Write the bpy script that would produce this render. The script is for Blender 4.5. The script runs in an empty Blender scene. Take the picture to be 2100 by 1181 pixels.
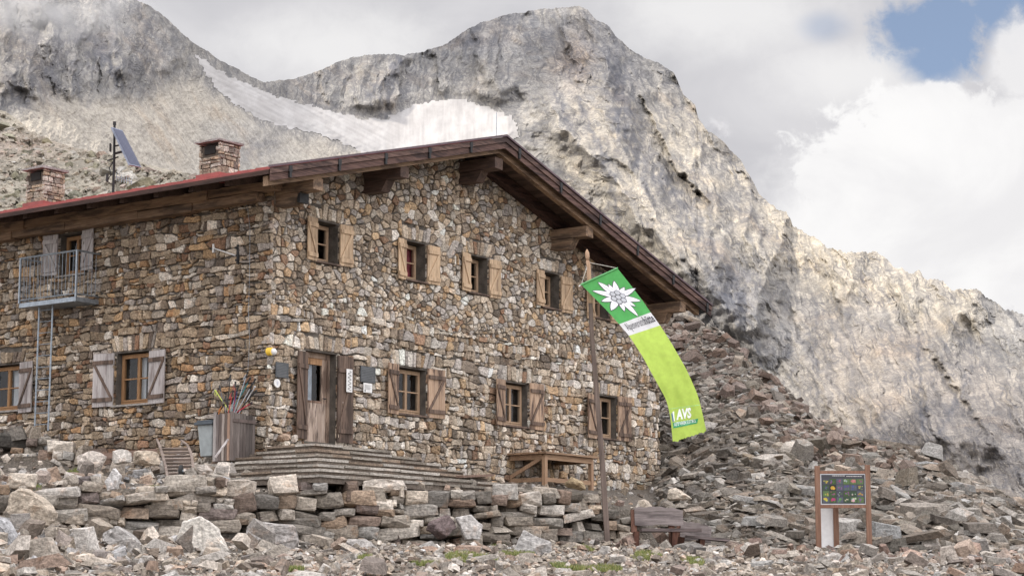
import bpy, bmesh, math, random
import numpy as np
from mathutils import Vector, Matrix
random.seed(7)
rng = np.random.default_rng(11)
SC = bpy.context.scene
COL = SC.collection

# ------------------------------------------------------------------ camera, sky, sun, exposure
F = 4200.0                                   # focal length in photo pixels (2100 wide)
PITCH = math.atan(646.5 / F)
CP, SP = math.cos(PITCH), math.sin(PITCH)
cam = bpy.data.cameras.new('camera')
cam.sensor_width = 36.0
cam.lens = F * 36.0 / 2100.0
cam.clip_start = 0.5
cam.clip_end = 30000
co = bpy.data.objects.new('camera', cam)
COL.objects.link(co)
co.rotation_euler = (math.pi / 2 + PITCH, 0, 0)
SC.camera = co

def ray(px, py):
    x = (px - 1050) / F
    y = (590.5 - py) / F
    return np.array([x, CP - y * SP, SP + y * CP])

def at(px, py, Y):
    d = ray(px, py)
    return d * (Y / d[1])

SUN = Vector((-0.70, -0.40, 0.60)).normalized()
SUN_EL = math.asin(SUN.z)
SUN_ROT = math.atan2(SUN.x, SUN.y)
SKY_CLOUD = 1.0
W = bpy.data.worlds.new('World')
SC.world = W
W.use_nodes = True
nt = W.node_tree
nt.nodes.clear()

class NT:
    """tiny helper to write node trees"""
    def __init__(s, tree): s.t = tree
    def n(s, typ, **kw):
        nd = s.t.nodes.new(typ)
        for k, v in kw.items():
            if k.startswith('i_'):
                nd.inputs[k[2:].replace('_', ' ')].default_value = v
            else:
                setattr(nd, k, v)
        return nd
    def l(s, a, b): s.t.links.new(a, b)
    def val(s, sock, x):
        if isinstance(x, (int, float)): sock.default_value = x
        else: s.l(x, sock)
    def math(s, op, a, b=None, clamp=False):
        m = s.n('ShaderNodeMath', operation=op, use_clamp=clamp)
        s.val(m.inputs[0], a)
        if b is not None: s.val(m.inputs[1], b)
        return m.outputs[0]
    def maprange(s, x, a, b, c=0.0, d=1.0, smooth=True):
        m = s.n('ShaderNodeMapRange', interpolation_type='SMOOTHSTEP' if smooth else 'LINEAR')
        s.val(m.inputs[0], x)
        for i, q in enumerate((a, b, c, d)): m.inputs[i + 1].default_value = q
        return m.outputs[0]
    def mix(s, fac, a, b, blend='MIX'):
        m = s.n('ShaderNodeMix', data_type='RGBA', blend_type=blend)
        s.val(m.inputs[0], fac)
        for i, q in ((6, a), (7, b)):
            if isinstance(q, (tuple, list)): m.inputs[i].default_value = (*q[:3], 1)
            else: s.l(q, m.inputs[i])
        return m.outputs[2]
    def noise(s, vec, scale, detail=4, rough=0.55, dist=0.0):
        n = s.n('ShaderNodeTexNoise')
        n.inputs['Scale'].default_value = scale
        n.inputs['Detail'].default_value = detail
        n.inputs['Roughness'].default_value = rough
        n.inputs['Distortion'].default_value = dist
        if vec is not None: s.l(vec, n.inputs['Vector'])
        return n.outputs[0]
    def mapping(s, vec, scale=(1, 1, 1), rot=(0, 0, 0)):
        m = s.n('ShaderNodeMapping')
        m.inputs['Scale'].default_value = scale
        m.inputs['Rotation'].default_value = rot
        s.l(vec, m.inputs['Vector'])
        return m.outputs[0]

def build_world():
    k = NT(nt)
    out = k.n('ShaderNodeOutputWorld')
    sky = k.n('ShaderNodeTexSky', sky_type='NISHITA', sun_disc=False)
    sky.sun_elevation = SUN_EL
    sky.sun_rotation = SUN_ROT
    sky.altitude = 2400
    bg1 = k.n('ShaderNodeBackground')
    bg1.inputs['Strength'].default_value = 0.10
    skyc = k.mix(0.32, sky.outputs[0], (5.6, 6.6, 8.6))
    k.l(skyc, bg1.inputs['Color'])
    tc = k.n('ShaderNodeTexCoord').outputs['Generated']
    sep = k.n('ShaderNodeSeparateXYZ')
    k.l(tc, sep.inputs[0])
    x, y, z = sep.outputs
    front = k.maprange(y, 0.3, 0.6)
    yy = k.math('MAXIMUM', y, 0.08)
    a = k.math('DIVIDE', x, yy)
    b = k.math('DIVIDE', z, yy)
    cmb = k.n('ShaderNodeCombineXYZ')
    k.l(a, cmb.inputs[0]); k.l(b, cmb.inputs[1])
    ab = cmb.outputs[0]
    n_big = k.noise(k.mapping(ab, (1, 1.4, 1)), 9, 6, 0.55, 0.6)
    n_mid = k.noise(ab, 24, 8, 0.62, 0.3)
    n_fine = k.noise(ab, 75, 8, 0.65, 0.5)
    wob = k.math('ADD', k.math('MULTIPLY', k.math('SUBTRACT', n_mid, 0.5), 1.9),
                 k.math('MULTIPLY', k.math('SUBTRACT', n_fine, 0.5), 1.1))
    def blob(px, py, rx, ry, edge, wamp=1.0):
        d = ray(px, py)
        a0, b0 = d[0] / d[1], d[2] / d[1]
        u = k.math('DIVIDE', k.math('SUBTRACT', a, a0), rx / F)
        v = k.math('DIVIDE', k.math('SUBTRACT', b, b0), ry / F)
        r = k.math('SQRT', k.math('ADD', k.math('MULTIPLY', u, u), k.math('MULTIPLY', v, v)))
        r = k.math('ADD', r, k.math('MULTIPLY', wob, wamp))
        return k.maprange(r, 1 + edge, 1 - edge)
    def mx(*m):
        r = m[0]
        for q in m[1:]: r = k.math('MAXIMUM', r, q)
        return r
    hole = mx(blob(1960, 55, 105, 95, 0.32, 1.25), blob(1885, 60, 80, 65, 0.4, 1.2), blob(2045, 20, 85, 65, 0.35, 1.0), blob(2090, 10, 60, 50, 0.4, 0.9), blob(1915, 125, 70, 50, 0.5, .8),
              k.math('MULTIPLY', blob(1690, 55, 45, 30, 0.7, 0.5), 0.45))
    hole = k.math('MULTIPLY', hole, front)
    cumulus = mx(blob(1930, 420, 330, 250, 0.08, 0.5), blob(1760, 500, 220, 190, 0.35, 0.5), blob(2090, 300, 130, 110, 0.18, 0.6),
                 blob(1900, 240, 130, 75, 0.14, 0.6), blob(2090, 120, 70, 90, 0.35, 0.8))
    soft = mx(blob(690, 100, 190, 75, 0.75, 0.6), blob(1480, 20, 200, 90, 0.7, 0.5), blob(1740, 160, 150, 60, 0.8, 0.6), blob(2000, 560, 200, 100, 0.8, .5))
    cumulus = k.math('MULTIPLY', cumulus, front)
    soft = k.math('MULTIPLY', soft, front)
    grey = k.mix(k.maprange(n_big, 0.3, 0.75), (0.60, 0.595, 0.625), (0.74, 0.73, 0.75))
    grey = k.mix(k.math('MULTIPLY', soft, 0.85), grey, (0.90, 0.89, 0.89))
    whit = k.mix(k.maprange(n_big, 0.38, 0.68), (0.86, 0.85, 0.86), (0.99, 0.98, 0.975))
    c = k.mix(cumulus, grey, whit)
    bg2 = k.n('ShaderNodeBackground')
    zen = k.math('ADD', k.maprange(z, 0.36, 0.85, 0.0, 1.95), k.maprange(y, 0.75, -0.2, 0.0, 1.65))
    side = k.maprange(x, -0.75, 0.75, 0.84, 1.2)
    k.l(k.math('MULTIPLY', k.math('ADD', k.math('MULTIPLY', zen, side), 1.0), SKY_CLOUD), bg2.inputs['Strength'])
    k.l(c, bg2.inputs['Color'])
    ms = k.n('ShaderNodeMixShader')
    holef = k.math('MULTIPLY', hole, k.math('SUBTRACT', 1.0, k.math('MULTIPLY', cumulus, 0.95)))
    k.l(holef, ms.inputs[0])
    k.l(bg2.outputs[0], ms.inputs[1])
    k.l(bg1.outputs[0], ms.inputs[2])
    k.l(ms.outputs[0], out.inputs[0])
build_world()

sl = bpy.data.lights.new('sun', 'SUN')
sl.energy = 4.8
sl.angle = math.radians(5.0)
sl.color = (1.0, 0.915, 0.79)
so = bpy.data.objects.new('sun', sl)
COL.objects.link(so)
so.rotation_euler = SUN.to_track_quat('Z', 'Y').to_euler()
SC.view_settings.view_transform = 'Standard'
SC.view_settings.look = 'None'
SC.view_settings.exposure = 0.0
SC.view_settings.gamma = 1.0

# ------------------------------------------------------------------ numeric noise
_perm = rng.permutation(4096)
_grad = rng.normal(size=(4096, 2)); _grad /= np.linalg.norm(_grad, axis=1)[:, None]
def pnoise(x, y, seed=0):
    x = np.asarray(x, float); y = np.asarray(y, float)
    xi = np.floor(x).astype(int); yi = np.floor(y).astype(int)
    xf = x - xi; yf = y - yi
    def g(i, j, dx, dy):
        h = _perm[(_perm[(i + seed * 131) & 4095] + j * 7 + seed * 17) & 4095]
        gv = _grad[h]
        return gv[..., 0] * dx + gv[..., 1] * dy
    u = xf * xf * xf * (xf * (xf * 6 - 15) + 10); v = yf * yf * yf * (yf * (yf * 6 - 15) + 10)
    a = g(xi, yi, xf, yf); b = g(xi + 1, yi, xf - 1, yf); c = g(xi, yi + 1, xf, yf - 1); d = g(xi + 1, yi + 1, xf - 1, yf - 1)
    return (a + (b - a) * u + (c - a) * v + (a - b - c + d) * u * v) * 1.5
def fbm(x, y, o=4, seed=0, gain=0.5):
    s = 0; a = 1.0
    for i in range(o):
        s = s + a * pnoise(x * 2 ** i, y * 2 ** i, seed + i); a *= gain
    return s
def ridged(x, y, o=3, seed=0, gain=0.5):
    s = 0; a = 1.0
    for i in range(o):
        s = s + a * (1 - 2 * np.abs(pnoise(x * 2 ** i, y * 2 ** i, seed + i))); a *= gain
    return s
def facet(x, y, seed, amp, sharp=45.0):
    """tilted plane per cell: angular crags"""
    xi = np.floor(x).astype(int); yi = np.floor(y).astype(int)
    ws = np.zeros(x.shape); out = np.zeros(x.shape)
    for dx in (-1, 0, 1):
        for dy in (-1, 0, 1):
            cx, cy = xi + dx, yi + dy
            h = _perm[(_perm[(cx + seed * 173) & 4095] + cy * 13 + seed * 29) & 4095]; h2 = _perm[(h + 977) & 4095]
            ex, ey = x - cx - h / 4096.0, y - cy - h2 / 4096.0
            w = np.exp(-sharp * (ex * ex + ey * ey))
            g = _grad[(h * 7 + 3) & 4095]
            out += w * (g[..., 0] * ex + g[..., 1] * ey + 0.3 * (h2 / 4096.0 - 0.5)); ws += w
    out = out / (ws + 1e-250)
    return out * amp
def sstep(x, a, b):
    t = np.clip((x - a) / (b - a), 0, 1)
    return t * t * (3 - 2 * t)

# ------------------------------------------------------------------ object helpers
def tag(o, label=None, cat=None, group=None, kind=None):
    if label: o['label'] = label
    if cat: o['category'] = cat
    if group: o['group'] = group
    if kind: o['kind'] = kind
    return o
def empty(name, loc=(0, 0, 0), rz=0.0):
    o = bpy.data.objects.new(name, None)
    o.location = loc; o.rotation_euler = (0, 0, rz)
    o.empty_display_size = 0.2
    COL.objects.link(o)
    return o
def link_mesh(name, me, mat, parent=None):
    o = bpy.data.objects.new(name, me)
    if mat: me.materials.append(mat)
    COL.objects.link(o)
    if parent: o.parent = parent
    return o
def np_mesh(name, V, Fc, C=None, smooth=False):
    """V (n,3), Fc (m,k) constant-size faces, C (n,3) colours"""
    V = np.asarray(V, np.float32); Fc = np.asarray(Fc, np.int32)
    me = bpy.data.meshes.new(name)
    k = Fc.shape[1]
    me.vertices.add(len(V)); me.vertices.foreach_set('co', V.ravel())
    me.loops.add(Fc.size); me.loops.foreach_set('vertex_index', Fc.ravel())
    me.polygons.add(len(Fc))
    me.polygons.foreach_set('loop_start', np.arange(0, Fc.size, k, dtype=np.int32))
    try: me.polygons.foreach_set('loop_total', np.full(len(Fc), k, np.int32))
    except Exception: pass
    me.update(calc_edges=True)
    me.validate()
    me.polygons.foreach_set('use_smooth', np.full(len(me.polygons), smooth, bool))
    if C is not None:
        at_ = me.attributes.new('Col', 'FLOAT_COLOR', 'POINT')
        C4 = np.ones((len(V), 4), np.float32); C4[:, :3] = C
        at_.data.foreach_set('color', C4.ravel())
    return me

class MB:
    def __init__(s): s.v = []; s.f = []; s.c = []
    def add(s, vs, fs, col=(1, 1, 1)):
        b = len(s.v)
        s.v += [tuple(map(float, p)) for p in vs]
        s.f += [tuple(b + i for i in f) for f in fs]
        s.c += [col] * len(vs)
        return s
    def box8(s, p, col=(1, 1, 1)):
        return s.add(p, [(0, 3, 2, 1), (4, 5, 6, 7), (0, 1, 5, 4), (1, 2, 6, 5), (2, 3, 7, 6), (3, 0, 4, 7)], col)
    def box(s, x0, x1, y0, y1, z0, z1, col=(1, 1, 1), mp=None, jit=0.0):
        p = [(x0, y0, z0), (x1, y0, z0), (x1, y1, z0), (x0, y1, z0), (x0, y0, z1), (x1, y0, z1), (x1, y1, z1), (x0, y1, z1)]
        if jit: p = [tuple(q + random.uniform(-jit, jit) for q in r) for r in p]
        if mp: p = [mp(*q) for q in p]
        return s.box8(p, col)
    def beam(s, p0, p1, w, h, up=(0, 0, 1), col=(1, 1, 1)):
        p0, p1, up = Vector(p0), Vector(p1), Vector(up)
        d = (p1 - p0).normalized(); sd = d.cross(up).normalized(); up = sd.cross(d).normalized()
        pts = []
        for q in (p0, p1):
            for a, b in ((-1, -1), (1, -1), (1, 1), (-1, 1)):
                pts.append(q + sd * a * w / 2 + up * b * h / 2)
        return s.box8(pts, col)
    def tube(s, pts, r, n=8, col=(1, 1, 1)):
        pts = [Vector(p) for p in pts]
        rs = r if isinstance(r, (list, tuple)) else [r] * len(pts)
        vs = []
        ref = Vector((0.13, 0.31, 0.94))
        for i, p in enumerate(pts):
            d = (pts[min(i + 1, len(pts) - 1)] - pts[max(i - 1, 0)]).normalized()
            if abs(d.dot(ref)) > 0.97: ref = Vector((1, 0.1, 0))
            a = d.cross(ref).normalized(); b = d.cross(a)
            for k in range(n):
                t = 2 * math.pi * k / n
                vs.append(p + (a * math.cos(t) + b * math.sin(t)) * rs[i])
        fs = []
        for i in range(len(pts) - 1):
            for k in range(n):
                fs.append((i * n + k, i * n + (k + 1) % n, (i + 1) * n + (k + 1) % n, (i + 1) * n + k))
        fs.append(tuple(range(n - 1, -1, -1))); fs.append(tuple((len(pts) - 1) * n + k for k in range(n)))
        return s.add(vs, fs, col)
    def prism(s, poly, mp, w0, w1, col=(1, 1, 1)):
        n = len(poly)
        vs = [mp(a, b, w0) for a, b in poly] + [mp(a, b, w1) for a, b in poly]
        fs = [tuple(range(n - 1, -1, -1)), tuple(range(n, 2 * n))] + [(i, (i + 1) % n, n + (i + 1) % n, n + i) for i in range(n)]
        return s.add(vs, fs, col)
    def build(s, name, mat, parent=None, smooth=False, recalc=True, bevel=0.0):
        me = bpy.data.meshes.new(name)
        me.from_pydata(s.v, [], s.f)
        at_ = me.attributes.new('Col', 'FLOAT_COLOR', 'POINT')
        C4 = np.ones((len(s.v), 4), np.float32); C4[:, :3] = np.array(s.c, np.float32).reshape(-1, 3)
        at_.data.foreach_set('color', C4.ravel())
        if recalc or bevel:
            bm = bmesh.new(); bm.from_mesh(me)
            if bevel:
                bmesh.ops.bevel(bm, geom=bm.edges[:], offset=bevel, segments=1, affect='EDGES', clamp_overlap=True)
            bmesh.ops.recalc_face_normals(bm, faces=bm.faces)
            bm.to_mesh(me); bm.free()
        if smooth:
            me.polygons.foreach_set('use_smooth', np.ones(len(me.polygons), bool))
        return link_mesh(name, me, mat, parent)

# ------------------------------------------------------------------ materials
def new_mat(name):
    m = bpy.data.materials.new(name); m.use_nodes = True
    t = m.node_tree; t.nodes.clear()
    k = NT(t)
    out = k.n('ShaderNodeOutputMaterial'); p = k.n('ShaderNodeBsdfPrincipled')
    k.l(p.outputs[0], out.inputs[0])
    return m, k, p, out
def objco(k): return k.n('ShaderNodeTexCoord').outputs['Object']
def attr(k): return k.n('ShaderNodeAttribute', attribute_name='Col').outputs['Color']
def bump(k, p, h, strength, dist):
    b = k.n('ShaderNodeBump'); b.inputs['Strength'].default_value = strength; b.inputs['Distance'].default_value = dist
    k.l(h, b.inputs['Height']); k.l(b.outputs[0], p.inputs['Normal'])
def plain(name, col, rough=0.6, metal=0.0, var=0.25, scale=6.0, bmp=0.0):
    m, k, p, o = new_mat(name)
    co_ = objco(k)
    n = k.noise(co_, scale, 5, 0.6)
    c = k.mix(k.maprange(n, 0.3, 0.7), tuple(q * (1 - var) for q in col), tuple(min(1, q * (1 + var)) for q in col))
    k.l(k.mix(1.0, c, attr(k), 'MULTIPLY'), p.inputs['Base Color'])
    p.inputs['Roughness'].default_value = rough; p.inputs['Metallic'].default_value = metal
    if bmp: bump(k, p, k.noise(co_, scale * 6, 4), 0.5, bmp)
    return m
def stone_mat(name, scale=1.0, strata=(1, 1, 3.0), bdist=0.03, streak=0.45, speck=0.35, rust=0.3):
    m, k, p, o = new_mat(name)
    co_ = objco(k)
    st = k.mapping(co_, tuple(q * scale for q in strata), (0.12, 0.1, 0))
    n1 = k.noise(st, 5.0, 7, 0.65, 0.5)
    n2 = k.noise(co_, 18 * scale, 6, 0.7)
    n3 = k.noise(co_, 2.2 * scale, 4, 0.6, 0.4)
    c = k.mix(k.maprange(n1, 0.25, 0.75), tuple([1 - streak] * 3), tuple([1 + streak * 0.8] * 3))
    c = k.mix(1.0, attr(k), c, 'MULTIPLY')
    s = k.mix(k.maprange(n2, 0.35, 0.65), tuple([1 - speck] * 3), tuple([1 + speck * 0.8] * 3))
    c = k.mix(1.0, c, s, 'MULTIPLY')
    c = k.mix(k.math('MULTIPLY', k.maprange(n3, 0.55, 0.72), rust), c, k.mix(1.0, c, (1.15, 0.75, 0.48), 'MULTIPLY'))
    k.l(c, p.inputs['Base Color'])
    p.inputs['Roughness'].default_value = 0.9
    p.inputs['Specular IOR Level'].default_value = 0.25
    h = k.math('ADD', k.math('MULTIPLY', n1, 1.0), k.math('MULTIPLY', n2, 0.55))
    bump(k, p, h, 0.9, bdist)
    return m
def wood_mat(name, c1, c2, axis, wear=(0.05, 0.035, 0.025), wamt=0.5, scale=1.0):
    m, k, p, o = new_mat(name)
    co_ = objco(k)
    sc = [22.0 * scale] * 3
    sc['xyz'.index(axis)] = 1.1 * scale
    st = k.mapping(co_, tuple(sc))
    n1 = k.noise(st, 1.6, 6, 0.65, 0.25)
    n2 = k.noise(st, 5.0, 4, 0.7)
    n3 = k.noise(k.mapping(co_, tuple(0.25 * q + 0.8 for q in sc)), 0.9, 5, 0.65)
    c = k.mix(k.maprange(n1, 0.28, 0.72), c1, c2)
    c = k.mix(k.math('MULTIPLY', k.maprange(n3, 0.45, 0.62), wamt), c, wear)
    c = k.mix(k.math('MULTIPLY', k.maprange(n2, 0.55, 0.7), 0.45), c, tuple(q * 0.35 for q in c1))
    k.l(k.mix(1.0, c, attr(k), 'MULTIPLY'), p.inputs['Base Color'])
    p.inputs['Roughness'].default_value = 0.75
    p.inputs['Specular IOR Level'].default_value = 0.3
    bump(k, p, k.math('ADD', n1, k.math('MULTIPLY', n2, 0.6)), 0.7, 0.012)
    return m

M = {}
M['stone'] = stone_mat('rubble_stone', 1.5, (1, 1, 2.6), 0.03, 0.38, 0.40, 0.25)
M['dry'] = stone_mat('dry_wall_stone', 1.1, (0.8, 0.8, 3.4), 0.04, 0.40, 0.35, 0.45)
M['rock'] = stone_mat('scree_stone', 1.3, (1, 1, 2.0), 0.03, 0.35, 0.35, 0.3)
M['boulder'] = stone_mat('boulder_stone', 0.9, (1.2, 0.8, 2.6), 0.05, 0.38, 0.32, 0.35)
M['hillrock'] = stone_mat('hill_stone', 0.35, (1, 1, 2.0), 0.08, 0.35, 0.35, 0.25)
M['mortar'] = plain('mortar', (0.10, 0.086, 0.072), 0.95, 0, 0.35, 5, 0.02)
M['slab'] = stone_mat('step_slab', 1.2, (1, 1, 6), 0.02, 0.3, 0.3, 0.2)
M['wood_new'] = wood_mat('shutter_larch', (0.46, 0.32, 0.20), (0.62, 0.46, 0.31), 'z', (0.20, 0.135, 0.09), 0.55)
M['wood_mid'] = wood_mat('shutter_weathered', (0.33, 0.215, 0.14), (0.50, 0.36, 0.26), 'z', (0.08, 0.05, 0.04), 0.95)
M['wood_grey'] = wood_mat('shutter_grey', (0.34, 0.31, 0.30), (0.52, 0.48, 0.46), 'z', (0.16, 0.12, 0.11), 0.6)
M['wood_dark'] = wood_mat('shutter_dark', (0.10, 0.065, 0.05), (0.20, 0.14, 0.105), 'z', (0.035, 0.025, 0.02), 0.7)
M['wood_door'] = wood_mat('door_wood', (0.36, 0.27, 0.21), (0.52, 0.42, 0.35), 'z', (0.07, 0.045, 0.035), 0.85, 0.8)
M['wood_frame'] = wood_mat('frame_wood', (0.26, 0.14, 0.065), (0.38, 0.22, 0.11), 'z', (0.22, 0.11, 0.05), 0.4)
M['wood_framel'] = wood_mat('frame_larch', (0.33, 0.215, 0.13), (0.48, 0.34, 0.23), 'z', (0.25, 0.16, 0.1), 0.4)
M['beam_v'] = wood_mat('beam_brown', (0.20, 0.125, 0.08), (0.36, 0.25, 0.165), 'y', (0.07, 0.05, 0.04), 0.8)
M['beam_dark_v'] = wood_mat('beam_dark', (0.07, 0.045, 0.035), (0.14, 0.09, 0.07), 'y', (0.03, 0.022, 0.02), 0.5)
M['beam_u'] = wood_mat('verge_brown', (0.20, 0.125, 0.075), (0.36, 0.245, 0.16), 'x', (0.07, 0.045, 0.035), 0.75)
M['fascia'] = wood_mat('fascia_dark', (0.07, 0.04, 0.035), (0.20, 0.125, 0.10), 'x', (0.028, 0.018, 0.018), 0.8)
M['red'] = plain('red_roof_metal', (0.29, 0.06, 0.052), 0.5, 0.0, 0.2, 3)
M['capmetal'] = plain('verge_flashing', (0.10, 0.065, 0.075), 0.5, 0.3, 0.2, 4)
M['galv'] = plain('galvanised_steel', (0.30, 0.34, 0.38), 0.45, 0.55, 0.2, 12)
M['black'] = plain('black_metal', (0.018, 0.018, 0.019), 0.7, 0.0, 0.3, 9)
M['dark'] = plain('dark_void', (0.012, 0.011, 0.010), 0.95)
M['white'] = plain('white_paint', (0.72, 0.71, 0.69), 0.6, 0, 0.1, 5)
M['slate'] = plain('slate_plate', (0.055, 0.06, 0.065), 0.45, 0, 0.25, 8)
M['grey_plastic'] = plain('grey_plastic', (0.33, 0.36, 0.36), 0.5, 0, 0.15, 6)
M['lid'] = plain('bin_lid', (0.07, 0.085, 0.10), 0.45, 0, 0.2, 6)
M['rubber'] = plain('rubber', (0.02, 0.02, 0.02), 0.8)
M['cloth_w'] = plain('white_curtain', (0.78, 0.77, 0.76), 0.9, 0, 0.08, 8)
M['cloth_r'] = plain('red_curtain', (0.42, 0.09, 0.11), 0.9, 0, 0.25, 8)
M['paint'] = plain('paint', (1, 1, 1), 0.55, 0, 0.12, 7)
M['pole'] = wood_mat('pole_wood', (0.115, 0.085, 0.07), (0.21, 0.16, 0.135), 'z', (0.05, 0.035, 0.03), 0.4, 0.6)
M['pole_top'] = wood_mat('pole_top_wood', (0.36, 0.22, 0.13), (0.52, 0.36, 0.25), 'z', (0.2, 0.12, 0.08), 0.3, 0.6)
M['bench'] = wood_mat('bench_wood', (0.145, 0.12, 0.112), (0.26, 0.22, 0.21), 'x', (0.045, 0.035, 0.035), 0.6)
M['bench_red'] = wood_mat('bench_leg_wood', (0.13, 0.06, 0.04), (0.22, 0.115, 0.08), 'z', (0.06, 0.03, 0.025), 0.5)
M['table'] = wood_mat('table_wood', (0.24, 0.145, 0.085), (0.40, 0.265, 0.17), 'x', (0.13, 0.08, 0.055), 0.35)
M['table_leg'] = wood_mat('table_leg_wood', (0.28, 0.17, 0.10), (0.44, 0.29, 0.19), 'z', (0.15, 0.09, 0.06), 0.3)
M['board_wood'] = wood_mat('board_post_wood', (0.19, 0.10, 0.065), (0.30, 0.175, 0.12), 'z', (0.12, 0.06, 0.04), 0.3)
M['slats'] = wood_mat('slat_wood', (0.62, 0.58, 0.56), (1.0, 0.96, 0.93), 'z', (0.35, 0.3, 0.28), 0.6)

def glass_mat():
    m, k, p, o = new_mat('window_glass')
    k.t.nodes.remove(p)
    tr = k.n('ShaderNodeBsdfTransparent'); tr.inputs[0].default_value = (0.75, 0.78, 0.80, 1)
    gl = k.n('ShaderNodeBsdfGlossy'); gl.inputs['Roughness'].default_value = 0.03
    fr = k.n('ShaderNodeLayerWeight')
    ms = k.n('ShaderNodeMixShader')
    k.l(k.math('ADD', k.math('MULTIPLY', k.math('POWER', fr.outputs['Facing'], 4.0), 0.8), 0.04), ms.inputs[0])
    k.l(tr.outputs[0], ms.inputs[1]); k.l(gl.outputs[0], ms.inputs[2]); k.l(ms.outputs[0], o.inputs[0])
    return m
M['glass'] = glass_mat()
def solar_mat():
    m, k, p, o = new_mat('solar_cells')
    p.inputs['Base Color'].default_value = (0.05, 0.06, 0.10, 1); p.inputs['Roughness'].default_value = 0.5
    br = k.n('ShaderNodeTexBrick'); br.offset = 0
    br.inputs['Color1'].default_value = (0.05, 0.06, 0.11, 1); br.inputs['Color2'].default_value = (0.042, 0.052, 0.095, 1); br.inputs['Mortar'].default_value = (0.10, 0.115, 0.16, 1)
    br.inputs['Scale'].default_value = 8.0; br.inputs['Mortar Size'].default_value = 0.01
    k.l(objco(k), br.inputs['Vector']); k.l(br.outputs[0], p.inputs['Base Color'])
    return m
M['solar'] = solar_mat()

# ------------------------------------------------------------------ hut frame
ANG = math.atan(3075 / F * CP)
U = np.array([math.sin(ANG), math.cos(ANG), 0]); Vv = np.array([-math.cos(ANG), math.sin(ANG), 0])
CORNER = at(548, 930, 43.0); CORNER[2] = 0
HROT = math.atan2(U[1], U[0])
def onG(px, py, w=0.0):
    d = ray(px, py); t = (CORNER @ Vv - w) / (d @ Vv); p = d * t - CORNER
    return float(p @ U), float(p[2])
def onL(px, py, w=0.0):
    d = ray(px, py); t = (CORNER @ U - w) / (d @ U); p = d * t - CORNER
    return float(p @ Vv), float(p[2])
def toLocal(p):
    q = np.array(p) - CORNER
    return float(q @ U), float(q @ Vv), float(q[2])
def toWorld(u, v, z): return CORNER + U * u + Vv * v + np.array([0, 0, z])
mapG = lambda a, b, w: (a, -w, b)
mapL = lambda a, b, w: (-w, a, b)

# ------------------------------------------------------------------ terrain
def pxh(X, Y): return 1050 + F * X / (np.maximum(Y, 1.0) * CP)
CREST = np.array([(1250, 69, 640), (1350, 68, 640), (1380, 67, 648), (1435, 66, 664), (1475, 64.5, 690), (1520, 63, 722), (1577, 61, 776), (1649, 59, 830), (1720, 57.5, 880), (1782, 56, 914), (1862, 55, 932), (1938, 54, 952), (1967, 53.5, 968), (2029, 52.5, 994), (2095, 51.5, 1040), (2250, 50, 1095), (2500, 49, 1150), (3400, 47, 1230)], float)
CREST_Z = np.array([at(1050, y, Y)[2] for p, Y, y in CREST])
def Ywall(p): return np.interp(p, [-1200, -100, 600, 1000, 1330], [35.4, 36.4, 39.2, 41.0, 43.6])
def Zwall(p): return np.interp(p, [-1200, -100, 0, 150, 500, 900, 1200, 1330], [2.2, 2.3, 2.25, 2.26, 2.28, 2.32, 2.28, 2.05])
def zfront(X, Y):
    return 0.35 + 0.07 * (Y - 30) - 0.03 * X + 0.05 * fbm(X * 0.5, Y * 0.5, 3, 3) + 0.25 * sstep(-X, 5.5, 9) * sstep(Y, 31, 36)
def T(X, Y):
    X = np.asarray(X, float); Y = np.asarray(Y, float)
    p = pxh(X, Y)
    zf = zfront(X, Y)
    # terrace
    yw = Ywall(p); zw = Zwall(p) - 0.16
    ye = np.interp(p, [0, 548, 1350], [48.0, 43.4, 55.4])
    zt = zw + (2.98 - zw) * np.clip((Y - yw - 0.5) / (ye - yw - 0.5), 0, 1) + 0.05 * fbm(X * 0.7 + 9, Y * 0.7, 3, 8)
    zt = zt + 0.85 * sstep(-p, -230, -60) * sstep(Y, 43.6, 46.8)
    zl = np.where(Y < yw, zf, zf + (zt - zf) * sstep(Y, yw + 0.12, yw + 0.42))
    # right scree
    cy = np.interp(p, CREST[:, 0], CREST[:, 1]); cz = np.interp(p, CREST[:, 0], CREST_Z)
    y0 = footy(p)
    z0 = zfront(pxh(0, 1) * 0 + (p - 1050) / F * CP * y0, y0)
    ym = np.interp(p, [1330, 1420, 1600], [55.6, 55.0, 52.5]); ym = np.minimum(ym, y0 + 0.8 * (cy - y0))
    tm = (ym - y0) / (cy - y0)
    zm = z0 + (cz - z0) * np.interp(p, [1330, 1420, 1560, 1750], [0.23, 0.27, 0.40, 0.62]) * (tm / np.maximum(tm, 0.01))
    zm = np.where(p > 1700, z0 + (cz - z0) * tm, zm)
    zr = np.where(Y < y0, zf, np.where(Y < ym, z0 + (zm - z0) * (Y - y0) / (ym - y0), zm + (cz - zm) * (Y - ym) / (cy - ym)))
    nz = 0.20 * fbm(X * 0.35, Y * 0.35, 4, 21)
    zr = zr + nz * sstep(Y, y0, y0 + 3)
    zr = np.where(Y > cy, cz + nz - 0.55 * (Y - cy), zr)
    s = sstep(p, 1318, 1352)
    return zl * (1 - s) + zr * s
def footy(p): return np.interp(p, [1330, 1480, 1560, 1700, 2300], [45.4, 45.0, 44.0, 43.6, 42.5])
def hit(px, py, y0=20.0, y1=80.0):
    d = ray(px, py); d = d / d[1]
    ys = np.linspace(y0, y1, 3000)
    zt = T(d[0] * ys, ys)
    k = np.argmax(d[2] * ys < zt)
    if not (d[2] * ys < zt).any(): k = -1
    y = ys[k]
    return np.array([d[0] * y, y, float(T(d[0] * y, y))])
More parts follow.
